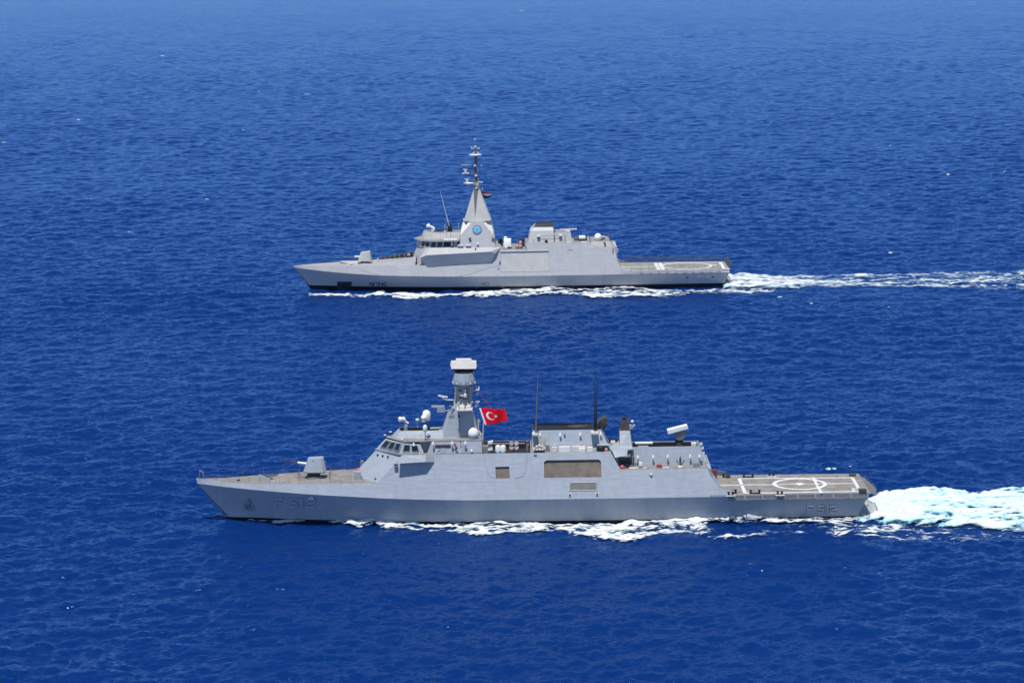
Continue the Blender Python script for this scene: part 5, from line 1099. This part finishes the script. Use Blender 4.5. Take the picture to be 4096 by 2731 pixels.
# ================================================================== SEA
rng = np.random.default_rng(11)
class Tile:
    """one periodic patch of wind sea, kept at several smoothness levels"""
    CUTS = [0.0, .55, 1.1, 2.2, 4.5, 9.0, 18.0]
    def __init__(s, L, N, ang, wind, spread, slope):
        s.L, s.N = L, N; k1 = 2*np.pi*np.fft.fftfreq(N, L/N); KX, KY = np.meshgrid(k1, k1, indexing='ij'); K = np.hypot(KX, KY); K[0,0] = 1
        Lp = wind*wind/9.81; dx, dy = math.cos(ang), math.sin(ang); c = (KX*dx + KY*dy)/K
        P = np.exp(-1/(K*Lp)**2)/K**3.5 * (spread + (1-spread)*c*c) * np.where(c < 0, .35, 1) * np.exp(-(K*.10)**2); P[0,0] = 0
        A = np.sqrt(P)*(rng.normal(size=K.shape) + 1j*rng.normal(size=K.shape))
        h = np.fft.ifft2(A).real; sl = np.hypot(np.gradient(h, L/N, axis=0).std(), np.gradient(h, L/N, axis=1).std()); A *= slope/sl
        s.lv = []
        for cu in s.CUTS:
            B = A*np.exp(-(K*cu*.55)**2)
            s.lv.append(np.stack([np.fft.ifft2(-1j*KX/K*B).real, np.fft.ifft2(-1j*KY/K*B).real, np.fft.ifft2(B).real]).astype(np.float32))
        s.hs = s.lv[0][2].std()
    def sample(s, X, Y, lev):
        l0 = min(int(lev), len(s.CUTS)-1); l1 = min(l0+1, len(s.CUTS)-1); t = lev-l0; f = s.lv[l0]*(1-t)+s.lv[l1]*t if t > .01 else s.lv[l0]
        u = X/s.L*s.N; v = Y/s.L*s.N; i0 = np.floor(u).astype(int); j0 = np.floor(v).astype(int); a = (u-i0).astype(np.float32); b = (v-j0).astype(np.float32)
        i0 %= s.N; j0 %= s.N; i1 = (i0+1) % s.N; j1 = (j0+1) % s.N
        return f[:,i0,j0]*(1-a)*(1-b) + f[:,i1,j0]*a*(1-b) + f[:,i0,j1]*(1-a)*b + f[:,i1,j1]*a*b
TA = Tile(211.0, 1024, R(-74), 3.9, .16, .18); TB = Tile(137.0, 512, R(-104), 4.4, .3, .13)
CA, SA = math.cos(R(13)), math.sin(R(13)); CB, SB = math.cos(R(-21)), math.sin(R(-21))
def sea_disp(X, Y, spacing):
    lev = float(np.interp(math.log2(max(spacing,.05)/.22), [0,1,2,3,4,5,6], [0,1,2,3,4,5,6]))
    a = TA.sample(X*CA+Y*SA, -X*SA+Y*CA, lev); b = TB.sample(X*CB+Y*SB, -X*SB+Y*CB, lev); ch = .75
    dx = ch*(a[0]*CA - a[1]*SA + b[0]*CB - b[1]*SB); dy = ch*(a[0]*SA + a[1]*CA + b[0]*SB + b[1]*CB); z = a[2]+b[2]
    g = .5 + 1.0*fbm(X/45.0, Y/70.0, 900, 3); return dx*g, dy*g, z*g
def vnoise(X, Y, seed):
    """smooth value noise on arrays"""
    r = np.random.default_rng(seed).random((256,256)).astype(np.float32); i = np.floor(X).astype(int); j = np.floor(Y).astype(int); a = X-i; b = Y-j
    a = a*a*(3-2*a); b = b*b*(3-2*b); i0, j0, i1, j1 = i%256, j%256, (i+1)%256, (j+1)%256
    return r[i0,j0]*(1-a)*(1-b)+r[i1,j0]*a*(1-b)+r[i0,j1]*(1-a)*b+r[i1,j1]*a*b
def fbm(X, Y, seed, oct=4):
    t = 0; a = .5; n = 0
    for k in range(oct): t = t + a*vnoise(X*2**k+17.3*k, Y*2**k-9.1*k, seed+k); n += a; a *= .6
    return t/n
def grid_mesh(name, V, nr, nc, keep=None, mats=(), attr=None):
    me = bpy.data.meshes.new(name)
    idx = np.arange(nr*nc, dtype=np.int32).reshape(nr, nc)
    Q = np.stack([idx[:-1,:-1], idx[:-1,1:], idx[1:,1:], idx[1:,:-1]], -1).reshape(-1,4)
    if keep is not None: Q = Q[keep.reshape(-1)]
    used = np.unique(Q); remap = np.full(nr*nc, -1, np.int32); remap[used] = np.arange(len(used), dtype=np.int32)
    Q = remap[Q]; V = V.reshape(-1,3)[used]
    me.vertices.add(len(V)); me.vertices.foreach_set('co', V.astype(np.float32).ravel())
    me.loops.add(Q.size); me.loops.foreach_set('vertex_index', Q.astype(np.int32).ravel())
    me.polygons.add(len(Q)); me.polygons.foreach_set('loop_start', (np.arange(len(Q))*4).astype(np.int32)); me.polygons.foreach_set('use_smooth', np.ones(len(Q), bool))
    if attr is not None:
        for k, a in attr.items(): at_ = me.attributes.new(k, 'FLOAT', 'POINT'); at_.data.foreach_set('value', a.reshape(-1)[used].astype(np.float32))
    me.update(calc_edges=True); me.validate()
    for m in mats: me.materials.append(m)
    o = bpy.data.objects.new(name, me); col.objects.link(o); return o

# water material
wm = bpy.data.materials.new('sea water'); wm.use_nodes = True; n = wm.node_tree; L = n.links; n.nodes.clear()
out_ = n.nodes.new('ShaderNodeOutputMaterial'); df = n.nodes.new('ShaderNodeBsdfDiffuse'); gl = n.nodes.new('ShaderNodeBsdfGlossy'); fr = n.nodes.new('ShaderNodeFresnel'); ms = n.nodes.new('ShaderNodeMixShader')
df.inputs['Color'].default_value = (.0011, .0205, .118, 1); gl.inputs['Color'].default_value = (.40, .62, 1.0, 1); gl.inputs['Roughness'].default_value = .12; fr.inputs['IOR'].default_value = 1.36
L.new(fr.outputs[0], ms.inputs[0]); L.new(df.outputs[0], ms.inputs[1]); L.new(gl.outputs[0], ms.inputs[2]); L.new(ms.outputs[0], out_.inputs[0])
tc = n.nodes.new('ShaderNodeTexCoord')
def bump_layer(scale, dist, prev=None, st=(1,1,1)):
    mp = n.nodes.new('ShaderNodeMapping'); mp.inputs['Scale'].default_value = st; mp.inputs['Rotation'].default_value = (0,0,R(12)); L.new(tc.outputs['Object'], mp.inputs['Vector'])
    nz = n.nodes.new('ShaderNodeTexNoise'); nz.inputs['Scale'].default_value = scale; nz.inputs['Detail'].default_value = 3; nz.inputs['Roughness'].default_value = .6; L.new(mp.outputs[0], nz.inputs['Vector'])
    bp = n.nodes.new('ShaderNodeBump'); bp.inputs['Strength'].default_value = 1; bp.inputs['Distance'].default_value = dist; L.new(nz.outputs['Fac'], bp.inputs['Height'])
    if prev is not None: L.new(prev.outputs[0], bp.inputs['Normal'])
    return bp
b1_ = bump_layer(1.7, .17, None, (.7,1.3,1))
for x_ in (df, gl, fr): L.new(b1_.outputs[0], x_.inputs['Normal'])

Ys = [30.0]
while Ys[-1] < 250: Ys.append(Ys[-1] + max(.3, (250-Ys[-1])*.06))
while Ys[-1] < 12000:
    Y = Ys[-1]; d = .25 if Y < 460 else (.25*(Y/460)**1.65 if Y < 3500 else .25*(3500/460)**1.65*(Y/3500)**2.2); Ys.append(Y+d)
Ys = np.array(Ys); NI = 1150; tx = np.linspace(-.226, .226, NI); ox = .226 + np.cumsum(.0006*1.14**np.arange(48)); tx = np.concatenate([-ox[::-1], tx, ox]); NC = len(tx)
V = np.zeros((len(Ys), NC, 3), np.float32)
for i0 in range(0, len(Ys), 24):
    ys_ = Ys[i0:i0+24]; X = ys_[:,None]*tx[None,:]; Y = np.repeat(ys_[:,None], NC, 1)
    sp_ = max(ys_[0]*(tx[NC//2+1]-tx[NC//2]), (ys_[min(1,len(ys_)-1)]-ys_[0])*.6); dx, dy, z = sea_disp(X, Y, sp_)
    V[i0:i0+24,:,0] = X+dx; V[i0:i0+24,:,1] = Y+dy; V[i0:i0+24,:,2] = z
print('sea', V.shape, 'Hs', 4*V[:500,:,2].std())
sea = grid_mesh('sea', V, len(Ys), NC, None, [wm]); sea['kind'] = 'structure'

# foam and wakes: real patches of foam lying on the water
def foam_mat(name, low, mid, streak=0.0, top=.60, lace=1.5, lo=.88, hi=1.5):
  fm = bpy.data.materials.new(name); fm.use_nodes = True; n = fm.node_tree; L = n.links; b = n.nodes['Principled BSDF']; b.inputs['Roughness'].default_value = .9; b.inputs['Specular IOR Level'].default_value = .1
  at_ = n.nodes.new('ShaderNodeAttribute'); at_.attribute_name = 'aeration'
  cr = n.nodes.new('ShaderNodeValToRGB'); cr.color_ramp.elements[0].color = low; cr.color_ramp.elements[0].position = 0; cr.color_ramp.elements[1].color = (top,top*1.015,top*1.015,1); cr.color_ramp.elements[1].position = .8
  e = cr.color_ramp.elements.new(.4); e.color = mid
  t2 = n.nodes.new('ShaderNodeTexCoord'); p2 = n.nodes.new('ShaderNodeMapping'); p2.inputs['Scale'].default_value = (.16,.55,.5); L.new(t2.outputs['Object'], p2.inputs['Vector'])
  z2 = n.nodes.new('ShaderNodeTexNoise'); z2.inputs['Scale'].default_value = 1.0; z2.inputs['Detail'].default_value = 4; L.new(p2.outputs[0], z2.inputs['Vector'])
  s2 = n.nodes.new('ShaderNodeMath'); s2.operation = 'SUBTRACT'; s2.inputs[1].default_value = .5; L.new(z2.outputs['Fac'], s2.inputs[0])
  k2 = n.nodes.new('ShaderNodeMath'); k2.operation = 'MULTIPLY_ADD'; k2.inputs[1].default_value = streak; L.new(s2.outputs[0], k2.inputs[0]); L.new(at_.outputs['Fac'], k2.inputs[2])
  L.new(k2.outputs[0], cr.inputs[0]); L.new(cr.outputs[0], b.inputs['Base Color'])
  tc = n.nodes.new('ShaderNodeTexCoord'); mp = n.nodes.new('ShaderNodeMapping'); mp.inputs['Scale'].default_value = (.55,1.0,1.0); L.new(tc.outputs['Object'], mp.inputs['Vector'])
  nz = n.nodes.new('ShaderNodeTexNoise'); nz.inputs['Scale'].default_value = 2.6; nz.inputs['Detail'].default_value = 5; nz.inputs['Roughness'].default_value = .7; L.new(mp.outputs[0], nz.inputs['Vector'])
  ma = n.nodes.new('ShaderNodeMath'); ma.operation = 'MULTIPLY_ADD'; ma.inputs[1].default_value = lace; L.new(nz.outputs['Fac'], ma.inputs[0]); L.new(at_.outputs['Fac'], ma.inputs[2])
  mr = n.nodes.new('ShaderNodeMapRange'); mr.inputs['From Min'].default_value = lo; mr.inputs['From Max'].default_value = hi; L.new(ma.outputs[0], mr.inputs['Value'])
  L.new(mr.outputs[0], b.inputs['Alpha']); return fm
fm = foam_mat('sea foam', (.03,.10,.27,1), (.42,.54,.62,1)); fm_f = foam_mat('streaky wake', (.03,.12,.32,1), (.36,.50,.60,1), .8, .58, 1.3, .66, 1.35); fm_w = foam_mat('aerated wake', (.10,.30,.46,1), (.46,.70,.76,1), 2.2, .58, .7, .36, .80)
def foam_patch(name, label, X0, X1, Y0, Y1, dX, dY, dens, lift, seed, sx, sy, m=None, gain=1.6):
    xs = np.arange(X0, X1, dX); ys_ = np.arange(Y0, Y1, dY); Y, X = np.meshgrid(ys_, xs, indexing='ij')
    px, py = proj(X, Y, 0.0); D, H = dens(px, py, X, Y)
    N1 = fbm(X/sx+seed, Y/sy, seed); N2 = fbm(X/(sx*.28)+3, Y/(sy*.28)+seed, seed+20, 3); N = .5*N1+.5*N2
    val = D - .06 + (N-.5)*3.2*np.clip(D*2.5,0,1)                      # foam where density beats the noise
    dx, dy, z = sea_disp(X, Y, .2)
    Vv = np.stack([X+dx, Y+dy, z + .06 + H*(.5+.9*fbm(X/1.3, Y/1.3, seed+50)) + lift*np.clip(val-.5,0,1)], -1)
    c = (val[:-1,:-1]+val[1:,1:]+val[:-1,1:]+val[1:,:-1])/4
    o = grid_mesh(name, Vv, len(ys_), len(xs), c > .32, [m or fm], {'aeration': np.clip((val-.32)*gain, 0, 1)})
    o['kind'] = 'stuff'; o['label'] = label; o['category'] = 'wake foam'; return o
def band_d(px, py, tab, soft=8):
    """density inside a band of the photo: rows (px, top, bottom, density, crest height)"""
    t = np.array(tab, float); top = np.interp(px, t[:,0], t[:,1]); bot = np.interp(px, t[:,0], t[:,2]); d = np.interp(px, t[:,0], t[:,3], left=0, right=0); h = np.interp(px, t[:,0], t[:,4])
    s_ = np.clip((py-top)/soft+.5, 0, 1)*np.clip((bot-py)/soft+.5, 0, 1); return d*s_, h*s_
f1 = lambda x: 800+x*.7228; g1 = lambda y: 1980+y*.7228
f2 = lambda x: 2400+x*.7211; g2_ = lambda y: 1900+y*.7211
near_tab = [(f1(200),g1(120),g1(145),.0,0),(f1(300),g1(122),g1(144),.85,.15),(f1(450),g1(110),g1(152),1.05,.4),(f1(560),g1(118),g1(155),1.0,.3),(f1(660),g1(120),g1(145),.8,.2),(f1(715),g1(128),g1(158),.9,.3),(f1(820),g1(120),g1(170),1.05,.7),(f1(960),g1(120),g1(168),1.0,.9),(f1(1050),g1(135),g1(180),.85,.4),(f1(1180),g1(155),g1(192),.7,.1),(f1(1350),g1(150),g1(192),.72,.1),(f1(1450),g1(145),g1(215),.85,.3),(f1(1560),g1(135),g1(230),.85,.5),(f1(1680),g1(130),g1(222),.72,.5),(f1(1850),g1(135),g1(210),.82,.4),(f1(1960),g1(150),g1(208),.7,.2),(f1(2150),g1(155),g1(240),.8,.2),(f1(2350),g1(155),g1(266),.92,.3),
  (f2(100),g2_(255),g2_(375),.9,.3),(f2(200),g2_(250),g2_(372),.72,.3),(f2(330),g2_(240),g2_(330),.62,.3),(f2(500),g2_(235),g2_(325),.62,.3),(f2(650),g2_(225),g2_(365),.6,.45),(f2(830),g2_(225),g2_(360),.55,.45),(f2(1000),g2_(228),g2_(340),.48,.3),(f2(1200),g2_(232),g2_(330),.44,.3),(f2(1400),g2_(238),g2_(345),.46,.2),(f2(1700),g2_(250),g2_(370),.40,.0),(f2(2000),g2_(270),g2_(380),.34,0),(f2(2352),g2_(290),g2_(370),.28,0)]
hole = [(f2(560),g2_(262),g2_(345),.0,0),(f2(620),g2_(255),g2_(350),.42,0),(f2(800),g2_(252),g2_(345),.42,0),(f2(950),g2_(262),g2_(330),.3,0),(f2(1300),g2_(272),g2_(330),.18,0)]
core = [(f2(240),g2_(250),g2_(278),.4,0),(f2(500),g2_(238),g2_(270),.55,.3),(f2(700),g2_(226),g2_(262),.7,.45),(f2(900),g2_(230),g2_(264),.6,.4),(f2(1100),g2_(244),g2_(272),.5,.2),(f2(1430),g2_(244),g2_(268),.35,0)]
def dens1(px, py, X, Y):
    d, h = band_d(px, py, near_tab, 10); a, _ = band_d(px, py, hole, 14); c, ch = band_d(px, py, core, 8); return d*.99-a+c*.85, (h+ch)*.8
X_0, Y_0 = SHIP['c']
foam_patch('wake_foam', 'white bow wave foam along the side of the nearer warship', -46, 95, 355, 397, .13, .16, dens1, .2, 3, 2.9, 1.1)
stern1 = [(f2(1405),g2_(205),g2_(240),1.1,0),(f2(1445),g2_(165),g2_(248),1.3,.0),(f2(1490),g2_(130),g2_(252),1.35,.2),(f2(1560),g2_(116),g2_(262),1.3,.7),(f2(1650),g2_(104),g2_(272),1.2,.9),(f2(1850),g2_(95),g2_(288),1.12,.7),(f2(2050),g2_(100),g2_(296),1.05,.5),(f2(2352),g2_(88),g2_(312),1.05,.5),(f2(2700),g2_(80),g2_(325),1.0,.4),(f2(3600),g2_(60),g2_(335),.9,.3)]
def dens2(px, py, X, Y):
    d, h = band_d(px, py, stern1, 14); s_ = fbm(X/14, Y/1.6, 77, 3); return d - np.clip(s_-.52,0,1)*2.0*np.clip((px-3650)/400,0,1), h
foam_patch('wake_foam', 'broad white wake churning behind the stern of the nearer warship', 47, 110, 365, 425, .13, .18, dens2, .4, 9, 3.6, 1.1, fm_w, .85)
f3 = lambda x: 1150+x*.6378; g3 = lambda y: 1080+y*.6378
f4 = lambda x: 2500+x*.6786; g4 = lambda y: 1020+y*.6786
far_tab = [(f3(125),g3(148),g3(156),.5,0),(f3(200),g3(150),g3(164),.9,.2),(f3(400),g3(153),g3(166),.85,.1),(f3(480),g3(150),g3(166),.7,.1),(f3(570),g3(144),g3(162),.95,.5),(f3(640),g3(148),g3(168),1.0,.3),(f3(700),g3(148),g3(182),1.1,.3),(f3(800),g3(150),g3(182),1.1,.3),(f3(900),g3(150),g3(172),1.0,.2),(f3(1050),g3(154),g3(166),.8,.1),(f3(1150),g3(140),g3(174),1.0,.5),(f3(1240),g3(135),g3(176),1.05,.6),(f3(1300),g3(132),g3(164),.75,.5),(f3(1420),g3(120),g3(172),.85,.6),(f3(1560),g3(118),g3(172),.75,.6),(f3(1640),g3(115),g3(166),.8,.7),(f3(1760),g3(124),g3(170),.68,.5),(f3(1880),g3(120),g3(182),.7,.4),(f3(2000),g3(114),g3(184),.72,.5),(f3(2120),g3(110),g3(180),.75,.6),(f3(2240),g3(115),g3(175),.7,.4),(f3(2352),g3(125),g3(172),.62,.2),(f4(150),g4(204),g4(252),.52,.1),(f4(300),g4(206),g4(246),.55,.1),(f4(450),g4(204),g4(232),.6,.1),(f4(600),g4(194),g4(232),.6,0),(f4(900),g4(190),g4(215),.45,0)]
def dens3(px, py, X, Y):
    d, h = band_d(px, py, far_tab, 7); return d*.94, h*.8
foam_patch('wake_foam', 'white bow wave foam along the side of the farther warship', -54, 66, 590, 641, .19, .26, dens3, .15, 15, 3.6, 1.5)
stern2 = [(f4(578),g4(165),g4(198),.9,.2),(f4(600),g4(125),g4(200),1.0,.7),(f4(700),g4(120),g4(204),.95,.6),(f4(900),g4(130),g4(202),.78,.3),(f4(1100),g4(122),g4(192),.60,.1),(f4(1500),g4(112),g4(190),.52,.1),(f4(2000),g4(102),g4(200),.46,0),(f4(2352),g4(92),g4(196),.43,0),(f4(3000),g4(75),g4(190),.38,0)]
def dens4(px, py, X, Y):
    d, h = band_d(px, py, stern2, 8); s_ = fbm(X/16, Y/2.2, 91, 3); return np.where(d > .05, d+.07, d) - (s_-.45)*.6*(d > .05), h
foam_patch('wake_foam', 'pale streaky wake trailing behind the stern of the farther warship', 48, 165, 600, 710, .2, .3, dens4, .25, 21, 5.0, 1.3, fm_f, 1.1)

# scattered whitecaps at measured spots
spots = [(2085,45),(2290,198),(1365,305),(1345,312),(1290,375),(1035,367),(1230,380),(640,258),(285,612),(830,799),(15,571),(1570,585),(2205,345),(2495,337),(4020,690),(3790,700),(3560,585),(2705,876),(525,932),(310,481),(355,800),(650,225),(215,107),(540,142),(310,109),(975,520),(1830,205),(3555,1230),(3240,1215),(3560,1015),(2860,1100),(3120,1187),(3395,1868),(3325,1880),(310,1702),(3010,2263),(3050,2285),(3370,2270)]
Vs, Fs, Ae, off = [], [], [], 0
for i, (px, py) in enumerate(spots):
    X, Y = at_z(px, py, 0); rs = np.random.default_rng(100+i); k = Y/400; wx, wy = rs.uniform(.3,.85)*k**.7, rs.uniform(.35,.9)*k
    d_ = max(.07, .055*k); nx, ny = max(6,int(2*wx/d_)), max(6,int(2*wy/d_/1.6)); gx_, gy_ = np.meshgrid(np.linspace(-wx,wx,nx), np.linspace(-wy,wy,ny))
    val = 1.0 - (gx_/wx)**2*.9 - (gy_/wy)**2*.9 + (fbm((gx_+i*9)/.55/k, (gy_+i*5)/.9/k, 40+i, 3)-.5)*2.2
    dx, dy, z = sea_disp(X+gx_, Y+gy_, .2*k); P = np.stack([X+gx_+dx, Y+gy_+dy, z+.07*k+.12*np.clip(val-.6,0,1)], -1).reshape(-1,3)
    idx = np.arange(nx*ny).reshape(ny,nx); Q = np.stack([idx[:-1,:-1],idx[:-1,1:],idx[1:,1:],idx[1:,:-1]],-1).reshape(-1,4)
    c = ((val[:-1,:-1]+val[1:,1:]+val[:-1,1:]+val[1:,:-1])/4).reshape(-1); Q = Q[c > .65]
    Vs.append(P); Fs.append(Q+off); off += len(P); Ae.append(np.clip((val.reshape(-1)-.65)*1.5,0,.75))
me = bpy.data.meshes.new('whitecaps'); me.from_pydata(np.concatenate(Vs).tolist(), [], np.concatenate(Fs).tolist()); me.materials.append(fm)
a_ = me.attributes.new('aeration','FLOAT','POINT'); a_.data.foreach_set('value', np.concatenate(Ae).astype(np.float32))
me.polygons.foreach_set('use_smooth', [True]*len(me.polygons))
wc = bpy.data.objects.new('whitecaps', me); col.objects.link(wc); wc['kind'] = 'stuff'; wc['label'] = 'small white crests breaking here and there on the open sea'; wc['category'] = 'whitecaps'

# thin blue air over the sea
hz = MB().box((-30000,-300,-4),(30000,13500,96)); hb_ = hz.build('haze', [], None); hb_['kind'] = 'stuff'
hm = bpy.data.materials.new('haze'); hm.use_nodes = True; n = hm.node_tree; n.nodes.clear(); ho = n.nodes.new('ShaderNodeOutputMaterial'); pv = n.nodes.new('ShaderNodeVolumePrincipled')
pv.inputs['Color'].default_value = (.28,.52,1,1); pv.inputs['Density'].default_value = 0.12e-4; pv.inputs['Anisotropy'].default_value = .1; n.links.new(pv.outputs[0], ho.inputs['Volume']); hb_.data.materials.append(hm)
